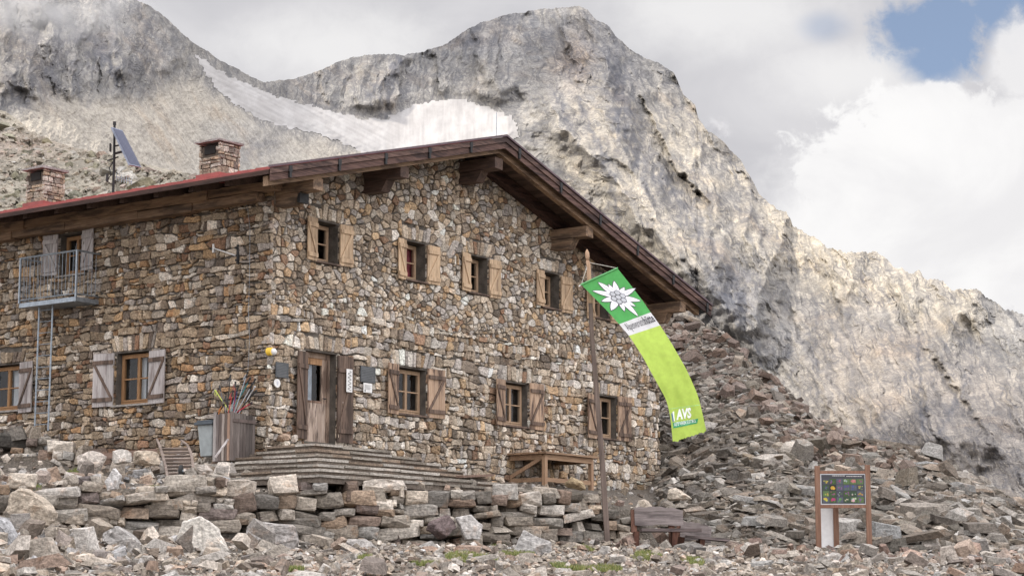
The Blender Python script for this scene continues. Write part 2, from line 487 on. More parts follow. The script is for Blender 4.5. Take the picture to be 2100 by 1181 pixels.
def Tn(X, Y, e=0.25):
    gx = (T(X + e, Y) - T(X - e, Y)) / (2 * e); gy = (T(X, Y + e) - T(X, Y - e)) / (2 * e)
    n = np.stack([-gx, -gy, np.ones_like(gx)], -1)
    return n / np.linalg.norm(n, axis=-1, keepdims=True)
def ground_mat():
    m, k, p, o = new_mat('stony_ground')
    co_ = objco(k)
    n1 = k.noise(co_, 0.8, 5, 0.6); n2 = k.noise(co_, 14, 6, 0.7); n3 = k.noise(co_, 45, 4, 0.7)
    vo = k.n('ShaderNodeTexVoronoi'); vo.inputs['Scale'].default_value = 16; k.l(co_, vo.inputs['Vector'])
    c = k.mix(k.maprange(n2, 0.3, 0.7), (0.10, 0.085, 0.068), (0.24, 0.205, 0.17))
    c = k.mix(k.maprange(n1, 0.35, 0.7), c, (0.19, 0.155, 0.12))
    c = k.mix(k.maprange(vo.outputs['Distance'], 0.0, 0.6), k.mix(1.0, c, (1.25, 1.25, 1.25), 'MULTIPLY'), k.mix(1.0, c, (0.6, 0.6, 0.6), 'MULTIPLY'))
    k.l(c, p.inputs['Base Color']); p.inputs['Roughness'].default_value = 0.95
    h = k.math('ADD', k.math('MULTIPLY', n3, 0.5), k.math('SUBTRACT', 1.0, vo.outputs['Distance']))
    bump(k, p, h, 1.0, 0.05)
    return m
M['ground'] = ground_mat()
def grid_faces(nx, ny):
    i = np.arange(nx * ny).reshape(ny, nx)
    return np.stack([i[:-1, :-1], i[:-1, 1:], i[1:, 1:], i[1:, :-1]], -1).reshape(-1, 4)
def build_terrain():
    ps = np.concatenate([np.arange(-1400, -100, 25), np.arange(-100, 2250, 10), np.arange(2250, 3600, 25)])
    Ys = np.concatenate([np.arange(4, 34, 0.5), np.arange(34, 46.5, 0.11), np.arange(46.5, 80, 0.35), np.arange(80, 131, 5)])
    P, Y = np.meshgrid(ps, Ys)
    X = (P - 1050) / F * CP * Y
    Z = T(X, Y)
    me = np_mesh('ground', np.stack([X, Y, Z], -1).reshape(-1, 3), grid_faces(len(ps), len(Ys)), smooth=True)
    o = link_mesh('ground', me, M['ground'])
    tag(o, 'stony mountainside ground under the hut and the scree', kind='structure')
    b = MB(); s = 9000
    b.add([(-s, -s, -32), (s, -s, -32), (s, s, -32), (-s, s, -32)], [(0, 1, 2, 3)])
    o = b.build('valley_floor', M['ground'], recalc=False)
    tag(o, 'low stony valley floor under the mountain', kind='structure')
build_terrain()

# ------------------------------------------------------------------ mountain
SKY = np.array([(-500, -60), (-200, -55), (0, -45), (150, -30), (280, 0), (330, 27), (365, 62), (390, 84), (440, 117), (500, 149), (535, 168), (560, 168), (600, 163), (650, 147), (700, 125), (735, 117), (790, 112), (830, 114), (870, 106), (920, 90), (955, 64), (985, 48), (1010, 40), (1050, 30), (1100, 21), (1140, 19), (1188, 14), (1205, 20), (1222, 40), (1245, 52), (1262, 72), (1290, 100), (1320, 118), (1350, 130), (1383, 150), (1392, 172), (1402, 195), (1425, 215), (1432, 245), (1450, 268), (1478, 286), (1502, 312), (1520, 330), (1538, 362), (1556, 395), (1578, 420), (1595, 434), (1612, 437), (1625, 462), (1650, 482), (1680, 490), (1695, 512), (1720, 510), (1735, 520), (1760, 514), (1790, 517), (1812, 524), (1835, 548), (1850, 550), (1870, 562), (1885, 556), (1895, 570), (1915, 574), (1932, 576), (1945, 592), (1975, 597), (1990, 592), (2008, 598), (2040, 618), (2060, 634), (2100, 648), (2250, 700), (2500, 800), (2800, 900)], float)
PYB = 1170.0
APRON = [(-500, 330), (25, 240), (60, 225), (120, 200), (215, 205), (300, 205), (380, 165), (405, 150), (440, 190), (480, 222), (540, 258), (640, 285), (760, 330), (800, 430), (-500, 480)]
SNOW = [(398, 112), (412, 116), (450, 143), (500, 168), (545, 190), (600, 205), (680, 226), (740, 241), (790, 243), (850, 215), (900, 204), (945, 201), (985, 214), (1025, 228), (1058, 243), (1066, 285), (850, 320), (740, 314), (700, 294), (640, 272), (590, 264), (540, 250), (480, 215), (440, 180), (415, 145)]
def inpoly(x, y, poly):
    r = np.zeros(np.shape(x), bool)
    n = len(poly)
    for i in range(n):
        x0, y0 = poly[i]; x1, y1 = poly[(i + 1) % n]
        c = ((y0 > y) != (y1 > y)) & (x < (x1 - x0) * (y - y0) / (y1 - y0 + 1e-9) + x0)
        r ^= c
    return r
def polydist(x, y, line, closed=False, param=False):
    d = np.full(np.shape(x), 1e9); sgn = np.zeros(np.shape(x)); par = np.zeros(np.shape(x)); acc = 0.0
    L = line + [line[0]] if closed else line
    for (x0, y0), (x1, y1) in zip(L[:-1], L[1:]):
        dx, dy = x1 - x0, y1 - y0
        t = np.clip(((x - x0) * dx + (y - y0) * dy) / (dx * dx + dy * dy), 0, 1)
        ex, ey = x - x0 - t * dx, y - y0 - t * dy
        dd = np.hypot(ex, ey)
        cr = dx * ey - dy * ex
        k = dd < d
        sl_ = math.hypot(dx, dy)
        d = np.where(k, dd, d); sgn = np.where(k, np.sign(cr), sgn); par = np.where(k, acc + t * sl_, par); acc += sl_
    if param: return d, sgn, par / acc
    return d, sgn            # sgn>0 : to the left in picture when the line runs downward
RIDGES = [  # line, height m, width left px, width right px
    ([(1169, -27), (1188, 14), (1232, 110), (1252, 200), (1268, 290), (1330, 380), (1400, 490), (1470, 600), (1540, 740)], 42, 130, 75),
    ([(1118, 150), (1135, 210), (1180, 290), (1240, 350), (1300, 420), (1380, 520), (1460, 640)], 26, 60, 40),
    ([(1457, 224), (1450, 268), (1440, 330), (1470, 420), (1450, 520), (1500, 640), (1530, 760)], 24, 60, 45),
    ([(1533, 317), (1538, 362), (1545, 420), (1530, 480), (1560, 560)], 18, 40, 30),
    ([(1628, 397), (1615, 440), (1590, 520), (1560, 590), (1545, 680), (1560, 790)], 22, 60, 40),
    ([(1771, 470), (1760, 514), (1740, 590), (1720, 660), (1690, 780), (1700, 900)], 22, 70, 60),
    ([(1895, 512), (1885, 556), (1870, 620), (1830, 680), (1800, 780), (1790, 900), (1830, 1000)], 20, 60, 45),
    ([(2029, 558), (2006, 597), (1968, 660), (1935, 715), (1900, 790), (1890, 880), (1905, 990)], 40, 90, 90),
    ([(2228, 625), (2200, 660), (2120, 760), (2040, 860), (1990, 980)], 30, 90, 80),
    ([(855, 76), (830, 114), (800, 160), (780, 200), (775, 240)], 14, 40, 30),
    ([(774, 72), (760, 115), (745, 160), (720, 215)], 10, 30, 25),
    ([(928, 28), (955, 64), (990, 110), (1010, 160), (1050, 220)], 16, 60, 60),
    ([(182, -71), (200, -30), (240, 60), (250, 130), (255, 185)], 16, 60, 40),
    ([(66, -73), (80, -30), (110, 60), (60, 130), (40, 210)], 16, 60, 50),
    ([(323, -17), (330, 27), (340, 90), (370, 150)], 12, 50, 40),
]
DARKS = [  # dark wet rock bands plus painted ridge and gully shade: line, width px, amount
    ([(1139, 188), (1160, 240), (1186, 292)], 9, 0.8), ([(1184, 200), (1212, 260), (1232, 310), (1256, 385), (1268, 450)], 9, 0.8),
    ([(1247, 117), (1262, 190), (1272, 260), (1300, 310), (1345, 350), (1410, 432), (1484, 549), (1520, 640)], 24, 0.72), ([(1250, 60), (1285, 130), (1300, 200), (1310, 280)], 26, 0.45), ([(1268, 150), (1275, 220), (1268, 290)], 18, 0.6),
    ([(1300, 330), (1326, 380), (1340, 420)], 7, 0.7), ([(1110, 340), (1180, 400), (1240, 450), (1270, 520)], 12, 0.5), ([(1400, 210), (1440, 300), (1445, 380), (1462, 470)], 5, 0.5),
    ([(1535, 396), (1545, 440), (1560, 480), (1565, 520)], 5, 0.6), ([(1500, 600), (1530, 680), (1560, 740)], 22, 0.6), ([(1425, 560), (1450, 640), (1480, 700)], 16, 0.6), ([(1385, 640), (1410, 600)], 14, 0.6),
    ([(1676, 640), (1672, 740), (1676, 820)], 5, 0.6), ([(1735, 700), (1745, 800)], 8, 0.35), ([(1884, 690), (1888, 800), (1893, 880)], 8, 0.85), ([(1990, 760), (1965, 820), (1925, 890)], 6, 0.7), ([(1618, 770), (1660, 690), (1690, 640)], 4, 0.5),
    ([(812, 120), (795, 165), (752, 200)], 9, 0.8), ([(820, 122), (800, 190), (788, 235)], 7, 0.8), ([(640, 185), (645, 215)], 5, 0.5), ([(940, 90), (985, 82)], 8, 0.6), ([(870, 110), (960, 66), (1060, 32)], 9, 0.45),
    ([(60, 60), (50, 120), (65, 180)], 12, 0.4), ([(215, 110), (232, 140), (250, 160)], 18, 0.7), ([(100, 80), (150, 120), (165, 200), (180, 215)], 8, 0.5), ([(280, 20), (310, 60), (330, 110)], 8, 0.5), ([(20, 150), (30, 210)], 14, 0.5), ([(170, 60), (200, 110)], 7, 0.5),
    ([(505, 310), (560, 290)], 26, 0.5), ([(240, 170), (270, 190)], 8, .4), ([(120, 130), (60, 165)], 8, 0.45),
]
def crest_y(px):
    j = 5.0 * pnoise(px / 19.0, px * 0 + 3.3, 5) + 3.5 * np.abs(pnoise(px / 8.0, px * 0 + 7.7, 6)) + 2.0 * pnoise(px / 3.6, px * 0 + 1.7, 9)
    return np.interp(px, SKY[:, 0], SKY[:, 1]) - j * np.interp(px, [0, 1550, 1620, 3000], [0.55, 0.6, 1.15, 1.15])
def base_depth(px, py):
    sm_ = lambda xs, ys: sum(np.interp(px + o, xs, ys) for o in (-120, -90, -60, -30, 0, 30, 60, 90, 120)) / 9
    cy = sm_(SKY[:, 0], SKY[:, 1])
    s = np.clip((PYB - py) / (PYB - cy), 0, 1.2)
    Yc = sm_([-500, 0, 300, 540, 700, 1190, 1500, 1700, 2100, 2600], [880, 950, 1060, 1290, 1430, 1560, 1440, 1290, 1150, 1000])
    Yb = sm_([-500, 0, 400, 540, 700, 1000, 1200, 1500, 2100, 2600], [430, 450, 540, 640, 830, 1010, 1040, 980, 800, 700])
    return Yb + (Yc - Yb) * s ** 1.25
def flow(px, py):
    x, y = px / 100.0, py / 100.0
    sg = -0.2 + 1.2 * sstep(px + 25 * fbm(px / 90, py / 90, 2, 33), 980, 1290)
    xx = x + 0.07 * fbm(x * 4, y * 4, 3, 61); yy = y + 0.07 * fbm(x * 4 + 9, y * 4, 3, 66)
    return xx - 0.5 * yy * sg, yy
def relief(px, py, fine=True):
    R = np.zeros(np.shape(px))
    wx = px + 16 * fbm(px / 70, py / 70, 3, 31); wy = py + 16 * fbm(px / 70 + 50, py / 70, 3, 35)
    for line, h, wl, wr in (RIDGES if fine else RIDGES[:9]):
        d, s, t = polydist(wx, wy, line, False, True)
        w = 0.5 * (wl + wr)
        h = h * sstep(t, 0.0, 0.16 if line[0] in ((1205, 225), (1118, 150)) else 0.08) * sstep(1 - t, 0.0, 0.2)
        R += h * np.exp(-(d / w) ** 1.15) * 1.75
    if not fine: return R
    x, y = px / 100.0, py / 100.0
    qq, yy = flow(px, py)
    R += 3.5 * ridged(qq * 1.2 + 0.2 * fbm(x * 1.3, y * 1.3, 3, 41), y * 0.4 + 0.3 * fbm(x, y, 2, 44), 2, 46)
    act = 0.35 + 0.65 * sstep(fbm(x * 1.6, y * 1.6, 3, 57), -0.15, 0.45)
    R += facet(qq * 1.3, yy * 0.55, 1, 15.0, 18.0) + act * (facet(qq * 3.6, yy * 1.2, 2, 5.0, 30.0) + facet(qq * 9, yy * 3.4, 3, 1.6) + facet(qq * 24, yy * 12, 4, 0.9))
    R += 1.2 * ridged(qq * 5.2, yy * 1.0, 2, 49) * sstep(fbm(x * 1.1, y * 1.1, 2, 53), -0.2, 0.3)
    xx = x
    R += 0.22 * fbm(xx * 30, yy * 30, 2, 85)
    R *= 1 - 0.35 * sstep(px, 1560, 1680) * sstep(py - np.interp(px, SKY[:, 0], SKY[:, 1]), 40, 120)
    return R
def blur(a, r, n=2):
    for _ in range(n):
        for ax in (0, 1):
            p = np.concatenate([np.repeat(np.take(a, [0], ax), r, ax), a, np.repeat(np.take(a, [-1], ax), r, ax)], ax)
            c = np.cumsum(p, ax); z = np.zeros_like(np.take(c, [0], ax)); c = np.concatenate([z, c], ax)
            k = 2 * r + 1
            a = (np.take(c, range(k, c.shape[ax]), ax) - np.take(c, range(0, c.shape[ax] - k), ax)) / k
    return a
def raygrid(px, py, Y):
    x = (px - 1050) / F; y = (590.5 - py) / F
    dy = CP - y * SP; dz = SP + y * CP
    s = Y / dy
    return np.stack([x * s, Y, dz * s], -1)
def rock_face_mat():
    m, k, p, o = new_mat('mountain_rock')
    co_ = objco(k)
    n1 = k.noise(co_, 0.02, 6, 0.6, 0.4); n2 = k.noise(co_, 0.16, 7, 0.68, 0.4); n3 = k.noise(co_, 0.7, 5, 0.7)
    sv = k.n('ShaderNodeAttribute', attribute_name='strata').outputs['Vector']
    s1 = k.noise(k.mapping(sv, (9, 1.6, 1)), 1.0, 7, 0.66, 0.5)          # ribs running down the face
    s2 = k.noise(k.mapping(sv, (3.0, 26, 1), (0, 0, 0.5)), 1.0, 6, 0.7, 0.4)   # slanting beds
    svw = k.n('ShaderNodeVectorMath', operation='MULTIPLY_ADD')
    k.l(k.n('ShaderNodeTexNoise').outputs['Color'], svw.inputs[0])
    svw.inputs[0].links[0].from_node.inputs['Scale'].default_value = 2.5
    k.l(sv, svw.inputs[0].links[0].from_node.inputs['Vector'])
    svw.inputs[1].default_value = (0.16, 0.16, 0); k.l(sv, svw.inputs[2])
    msk = k.maprange(k.noise(co_, 0.022, 4, 0.6), 0.42, 0.60)
    msk2 = k.maprange(k.noise(co_, 0.035, 4, 0.6), 0.42, 0.60)
    def line(sc, rot, w):
        q = k.noise(k.mapping(svw.outputs[0], sc, (0, 0, rot)), 1.0, 3, 0.55, 0.3)
        return k.maprange(k.math('ABSOLUTE', k.math('SUBTRACT', q, 0.5)), w, 0.0)
    cr = k.math('MAXIMUM', k.math('MULTIPLY', line((5.0, 1.1, 1), 0.0, 0.030), msk), k.math('MULTIPLY', line((2.0, 10.0, 1), 0.5, 0.035), msk2))
    cr = k.math('MAXIMUM', cr, k.math('MULTIPLY', k.math('MULTIPLY', line((16.0, 6.0, 1), 0.3, 0.060), msk2), 0.8))
    cr = k.math('MULTIPLY', cr, k.maprange(n3, 0.2, 0.45))
    rg = k.n('ShaderNodeAttribute', attribute_name='rough').outputs['Fac']
    crm = k.math('MULTIPLY', k.math('MULTIPLY', cr, 0.75), rg)
    c = k.mix(k.maprange(n2, 0.28, 0.72), (0.78, 0.78, 0.79), (1.18, 1.18, 1.17))
    c = k.mix(1.0, attr(k), c, 'MULTIPLY')
    st = k.mix(k.maprange(s1, 0.3, 0.7), (0.56, 0.58, 0.63), (1.22, 1.20, 1.16))
    st = k.mix(1.0, st, k.mix(k.maprange(s2, 0.3, 0.7), (0.84, 0.84, 0.85), (1.12, 1.12, 1.11)), 'MULTIPLY')
    c = k.mix(k.math('ADD', k.math('MULTIPLY', rg, 0.8), 0.1), c, k.mix(1.0, c, st, 'MULTIPLY'))
    c = k.mix(k.math('MULTIPLY', k.maprange(n1, 0.52, 0.7), 0.4), c, k.mix(1.0, c, (1.10, 0.93, 0.78), 'MULTIPLY'))
    c = k.mix(k.maprange(n3, 0.3, 0.7), k.mix(1.0, c, (0.76, 0.76, 0.77), 'MULTIPLY'), k.mix(1.0, c, (1.2, 1.2, 1.18), 'MULTIPLY'))
    c = k.mix(crm, c, (0.10, 0.10, 0.11))
    k.l(c, p.inputs['Base Color']); p.inputs['Roughness'].default_value = 0.95; p.inputs['Specular IOR Level'].default_value = 0.1
    h = k.math('SUBTRACT', k.math('ADD', k.math('ADD', n2, k.math('MULTIPLY', n3, 0.6)), k.math('ADD', s1, k.math('MULTIPLY', s2, 0.7))), k.math('MULTIPLY', cr, 0.4))
    bump(k, p, h, 0.6, 1.1)
    return m
M['mountain'] = rock_face_mat()
def build_mountain():
    px = np.concatenate([np.arange(-480, -60, 8), np.arange(-60, 2160, 2.2), np.arange(2160, 2760, 8)])
    NX = len(px); NY = 500
    cy = crest_y(px)
    s = np.linspace(0, 1, NY) ** 0.9
    PX = np.repeat(px[None], NY, 0); PY = PYB + (cy[None] - PYB) * s[:, None]
    rough = 1.0 - 0.86 * blur(inpoly(PX + 14 * fbm(PX / 40, PY / 40, 3, 91), PY + 14 * fbm(PX / 40 + 5, PY / 40, 3, 95), APRON).astype(float), 5)
    sd, _ = polydist(PX, PY, SNOW, True)
    sn = sstep(np.where(inpoly(PX, PY, SNOW), sd, -sd), -26, 4)
    Y = base_depth(PX, PY) - (relief(PX, PY) * rough * (1 - sn) + relief(PX, PY, False) * sn) - (1 - rough) * (1 - sn) * (1.5 + 1.2 * fbm(PX / 7, PY / 7, 3, 99) + 3.5 * fbm(PX / 40, PY / 40, 3, 98))
    V = raygrid(PX, PY, Y)
    # far side falling away behind the crest
    nb = 24; back = []
    for i in range(1, nb + 1):
        b = V[-1].copy(); b[:, 1] += i * 14; b[:, 0] *= (b[:, 1] / V[-1][:, 1]) ** 0.3
        b[:, 2] -= i * 9 + 2.0 * fbm(b[:, 0] / 30, b[:, 1] / 30, 3, 12); back.append(b)
    Vall = np.concatenate([V, np.stack(back)], 0)
    # rock colours, with some sun and shade painted in
    n = fbm(PX / 160, PY / 160, 4, 101); n2 = fbm(PX / 45, PY / 60, 3, 105)
    base = np.array([0.245, 0.236, 0.224]) * (1 + 0.16 * n + 0.14 * n2)[..., None]
    def tint(c, m):
        nonlocal base
        base = base * (1 - m[..., None]) + np.array(c) * m[..., None]
    g = lambda x0, y0, rx, ry: np.exp(-(((PX - x0) / rx) ** 2 + ((PY - y0) / ry) ** 2))
    nn = np.clip(0.5 + 0.9 * fbm(PX / 22, PY / 30, 4, 111), 0, 1)
    tint((0.30, 0.235, 0.195), 0.75 * g(1180, 120, 38, 65) * (0.5 + 0.5 * nn))
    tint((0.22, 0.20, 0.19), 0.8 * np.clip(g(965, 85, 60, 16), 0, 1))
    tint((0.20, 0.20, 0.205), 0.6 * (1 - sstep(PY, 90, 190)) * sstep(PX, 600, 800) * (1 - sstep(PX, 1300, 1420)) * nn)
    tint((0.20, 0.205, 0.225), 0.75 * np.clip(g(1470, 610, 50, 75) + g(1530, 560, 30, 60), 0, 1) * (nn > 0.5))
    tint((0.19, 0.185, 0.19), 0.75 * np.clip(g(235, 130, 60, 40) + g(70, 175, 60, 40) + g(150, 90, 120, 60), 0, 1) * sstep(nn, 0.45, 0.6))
    tint((0.37, 0.34, 0.295), 0.95 * (1 - rough) / 0.86)
    tint((0.31, 0.30, 0.285), 0.7 * sstep(PX, 380, 480) * (1 - sstep(PX, 1000, 1150)) * sstep(PY, 235, 260) * (1 - sstep(PX, 620, 660)) * (1 - sstep(PX, 380, 720)))
    tint((0.36, 0.325, 0.27), 0.75 * sstep(PX, 1080, 1200) * (1 - sstep(PX, 1600, 1950)) * (1 - sstep(PY, 480, 640)) * sstep(PY, 150, 260) * (0.4 + 0.6 * nn))  # sunlit warmth painted on the band right of the summit
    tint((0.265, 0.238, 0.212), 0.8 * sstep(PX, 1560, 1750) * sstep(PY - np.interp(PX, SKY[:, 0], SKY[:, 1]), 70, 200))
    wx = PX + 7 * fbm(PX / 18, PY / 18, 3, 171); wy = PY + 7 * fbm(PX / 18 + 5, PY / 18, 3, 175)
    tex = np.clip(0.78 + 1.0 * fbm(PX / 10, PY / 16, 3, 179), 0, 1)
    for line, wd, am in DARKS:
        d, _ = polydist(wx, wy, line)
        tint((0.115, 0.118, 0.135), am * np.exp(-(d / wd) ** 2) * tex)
    tint((0.42, 0.375, 0.305), 0.7 * sstep(PX, 1540, 1640) * (1 - sstep(PX, 1990, 2030)) * (1 - sstep(PY - np.interp(PX, SKY[:, 0], SKY[:, 1]), 60, 150)) * (0.5 + 0.5 * nn))  # sunlight painted as paler tan under the right skyline
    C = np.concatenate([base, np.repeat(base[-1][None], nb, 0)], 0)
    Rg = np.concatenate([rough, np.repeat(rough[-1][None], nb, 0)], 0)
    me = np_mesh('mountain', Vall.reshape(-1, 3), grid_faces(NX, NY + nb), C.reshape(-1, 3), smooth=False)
    fq, fy = flow(PX, PY)
    SV = np.zeros((NY + nb, NX, 3), np.float32); SV[:NY, :, 0] = fq; SV[:NY, :, 1] = fy; SV[NY:] = SV[NY - 1]
    a = me.attributes.new('strata', 'FLOAT_VECTOR', 'POINT'); a.data.foreach_set('vector', SV.ravel())
    a = me.attributes.new('rough', 'FLOAT', 'POINT'); a.data.foreach_set('value', Rg.astype(np.float32).ravel())
    o = link_mesh('mountain', me, M['mountain'])
    tag(o, 'pale grey craggy mountain massif with a rounded summit behind the hut', kind='structure')
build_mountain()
def snow_mat():
    m, k, p, o = new_mat('old_snow')
    co_ = objco(k)
    n = k.noise(k.mapping(co_, (1, 0.15, 0.4), (0, 0.5, 0.3)), 0.09, 6, 0.65, 0.3); n2 = k.noise(co_, 0.5, 4, 0.6)
    c = k.mix(k.maprange(n, 0.35, 0.7), (0.275, 0.264, 0.257), (0.35, 0.341, 0.334))
    k.l(k.mix(1.0, c, attr(k), 'MULTIPLY'), p.inputs['Base Color']); p.inputs['Roughness'].default_value = 0.8
    bump(k, p, k.math('ADD', n, k.math('MULTIPLY', n2, 0.3)), 0.4, 1.4)
    return m
M['snow'] = snow_mat()
def build_snow():
    px = np.arange(380, 1085, 2.0); py = np.arange(330, 100, -2.0)
    PX, PY = np.meshgrid(px, py)
    d, _ = polydist(PX, PY, SNOW, True)
    ins = np.where(inpoly(PX, PY, SNOW), d, -d) + 5.5 * fbm(PX / 14, PY / 8, 5, 135)
    Y = base_depth(PX, PY) - relief(PX, PY, False) - 0.8 - 2.2 * sstep(ins, 0, 18) + 0.8 * fbm(PX / 60, PY / 25, 3, 131)
    keep = ins > 0
    fc = grid_faces(len(px), len(py))
    kf = keep.ravel()[fc].all(1)
    fc = fc[kf]
    used = np.unique(fc); mp = -np.ones(PX.size, int); mp[used] = np.arange(len(used))
    V = raygrid(PX, PY, Y).reshape(-1, 3)[used]
    br = 1 + 0.08 * sstep(PX, 760, 900) * sstep(PY + 6 * fbm(PX / 25, PY / 25, 2, 141), 250, 285) + 0.06 * fbm(PX / 30, PY / 16, 3, 139) + 0.16 * fbm(PX / 90, (PY - 0.5 * PX) / 6, 4, 143) * (1 - sstep(PX, 760, 860)) + 0.10 * fbm(PX / 5, PY / 70, 3, 145) * sstep(PX, 760, 860)
    C = np.repeat(br.reshape(-1, 1)[used], 3, 1)
    o = link_mesh('snowfield', np_mesh('snowfield', V, mp[fc], C, True), M['snow'])
    tag(o, 'dirty white snowfield lying in the hollow between the two mountains', kind='structure')
build_snow()

def build_shade_cloud(cx, cy, cz, dist, rx, ry, rz, seed, label):  # opaque mass out of view, added to block the sun
    c = Vector((cx, cy, cz)) + SUN * dist
    bm = bmesh.new(); bmesh.ops.create_icosphere(bm, subdivisions=5, radius=1.0)
    V = np.array([v.co[:] for v in bm.verts])
    d = 1 + 0.22 * fbm(V[:, 0] * 1.6 + seed, V[:, 1] * 1.6 + V[:, 2], 4, seed) + 0.10 * np.abs(fbm(V[:, 0] * 5, V[:, 1] * 5 + V[:, 2] * 4, 3, seed + 3))
    V = V * d[:, None]; V[:, 2] = np.where(V[:, 2] < 0, V[:, 2] * 0.45, V[:, 2])
    for v, q in zip(bm.verts, V): v.co = q * np.array([rx, ry, rz])
    me = bpy.data.meshes.new('shade_cloud'); bm.to_mesh(me); bm.free()
    me.polygons.foreach_set('use_smooth', np.ones(len(me.polygons), bool))
    m, k, p, o = new_mat('shade_cloud_white')
    p.inputs['Base Color'].default_value = (0.9, 0.9, 0.92, 1); p.inputs['Roughness'].default_value = 1
    ob = link_mesh('shade_cloud', me, m); ob.location = c
    tag(ob, label, kind='structure')
build_shade_cloud(0, 52, 0, 620, 130, 130, 60, 3, 'unseen cloud high over the hut')
def shade(px, py, Y, rx, ry, rz, seed, label):
    P = at(px, py, Y); build_shade_cloud(P[0], P[1], P[2], 620, rx, ry, rz, seed, label)
shade(1900, 985, 900, 125, 120, 62, 8, 'unseen cloud high over the lower right mountain flank')
shade(850, 70, 1480, 110, 95, 62, 14, 'unseen cloud high over the summit shoulder')

def build_mist(px, py, Y, rx, ry, rz, dens, seed, label):
    P = at(px, py, Y)
    bm = bmesh.new(); bmesh.ops.create_icosphere(bm, subdivisions=3, radius=1.0)
    for v in bm.verts: v.co = v.co * 1.0
    me = bpy.data.meshes.new('mist'); bm.to_mesh(me); bm.free()
    m = bpy.data.materials.new('mist_vapour'); m.use_nodes = True; t = m.node_tree; t.nodes.clear(); k = NT(t)
    o = k.n('ShaderNodeOutputMaterial'); pv = k.n('ShaderNodeVolumePrincipled')
    pv.inputs['Color'].default_value = (0.95, 0.95, 0.97, 1); pv.inputs['Anisotropy'].default_value = 0.2
    oc = objco(k)
    ln = k.n('ShaderNodeVectorMath', operation='LENGTH'); k.l(oc, ln.inputs[0])
    fall = k.maprange(ln.outputs['Value'], 1.0, 0.1)
    nz = k.n('ShaderNodeTexNoise'); nz.inputs['Scale'].default_value = 2.4; nz.inputs['Detail'].default_value = 4
    mp_ = k.n('ShaderNodeMapping'); mp_.inputs['Location'].default_value = (seed * 3.1, 0, 0); k.l(oc, mp_.inputs[0]); k.l(mp_.outputs[0], nz.inputs['Vector'])
    d = k.math('MULTIPLY', k.math('MULTIPLY', fall, k.maprange(nz.outputs[0], 0.38, 0.68)), dens)
    k.l(d, pv.inputs['Density']); k.l(pv.outputs[0], o.inputs['Volume'])
    ob = link_mesh('mist', me, m); ob.location = tuple(P); ob.scale = (rx, ry, rz)
    tag(ob, label, kind='stuff')
build_mist(130, 18, 860, 46, 30, 22, 0.045, 1, 'thin wisp of mist drifting over the left mountain top')
build_mist(30, 5, 850, 30, 26, 16, 0.05, 2, 'thin wisp of mist at the far left of the mountain top')
build_mist(1462, 268, 1475, 17, 16, 13, 0.09, 3, 'small wisp of mist behind the right ridge')
#@@HUT
# ------------------------------------------------------------------ rocks
def hull_proto(kind, seed):
    r = random.Random(seed)
    bm = bmesh.new()
    if kind == 'slab':
        n = r.randint(8, 12); dim = (1, r.uniform(0.55, 0.85), r.uniform(0.16, 0.34))
    elif kind == 'chunk':
        n = r.randint(9, 13); dim = (1, r.uniform(0.6, 0.95), r.uniform(0.45, 0.75))
    if kind in ('slab', 'chunk'):
        m = r.randint(4, 6); ph = r.uniform(0, 6.28)
        poly = []
        for i in range(m):
            t = ph + 6.283 * (i + r.uniform(-0.3, 0.3)) / m; q = r.uniform(0.75, 1.1)
            poly.append((0.5 * dim[0] * math.cos(t) * q, 0.5 * dim[1] * math.sin(t) * q))
        ox, oy = r.uniform(-.12, .12), r.uniform(-.1, .1); f = r.uniform(0.6, 0.95)
        tx, ty = r.uniform(-.25, .25), r.uniform(-.25, .25)
        for x, y in poly:
            bm.verts.new((x, y, -0.5 * dim[2] * r.uniform(.8, 1)))
            bm.verts.new((x * f + ox, y * f + oy, 0.5 * dim[2] * r.uniform(.8, 1) + (x * tx + y * ty) * dim[2]))
    else:  # block for walling: knocked-off corners, bulging faces
        for sx in (-1, 1):
            for sy in (-1, 1):
                for sz in (-1, 1):
                    for q in range(2):
                        bm.verts.new((0.5 * sx * r.uniform(0.68, 0.98), 0.5 * sy * r.uniform(0.62, 0.9), 0.5 * sz * r.uniform(0.58, 0.92)))
        for ax in range(3):
            for sg_ in (-1, 1):
                for q in range(2):
                    p = [r.uniform(-.28, .28) for _ in range(3)]; p[ax] = 0.5 * sg_ * r.uniform(0.92, 1.0)
                    bm.verts.new(p)
    res = bmesh.ops.convex_hull(bm, input=bm.verts[:])
    junk = list({e for e in res['geom_interior'] + res['geom_unused'] if isinstance(e, bmesh.types.BMVert)})
    if junk: bmesh.ops.delete(bm, geom=junk, context='VERTS')
    bmesh.ops.triangulate(bm, faces=bm.faces[:])
    bm.verts.index_update()
    V = np.array([v.co[:] for v in bm.verts]); Fc = np.array([[v.index for v in f.verts] for f in bm.faces])
    bm.free()
    return V, Fc
SLABS = [hull_proto('slab', i) for i in range(26)]
CHUNKS = [hull_proto('chunk', 100 + i) for i in range(20)]
BLOCKS = [hull_proto('block', 200 + i) for i in range(26)]
def unit(p):
    v, f = p; lo, hi = v.min(0), v.max(0)
    return (v - (lo + hi) / 2) / (hi - lo), f
WALLERS = BLOCKS + [unit(q) for q in CHUNKS[:7] + SLABS[:4]]
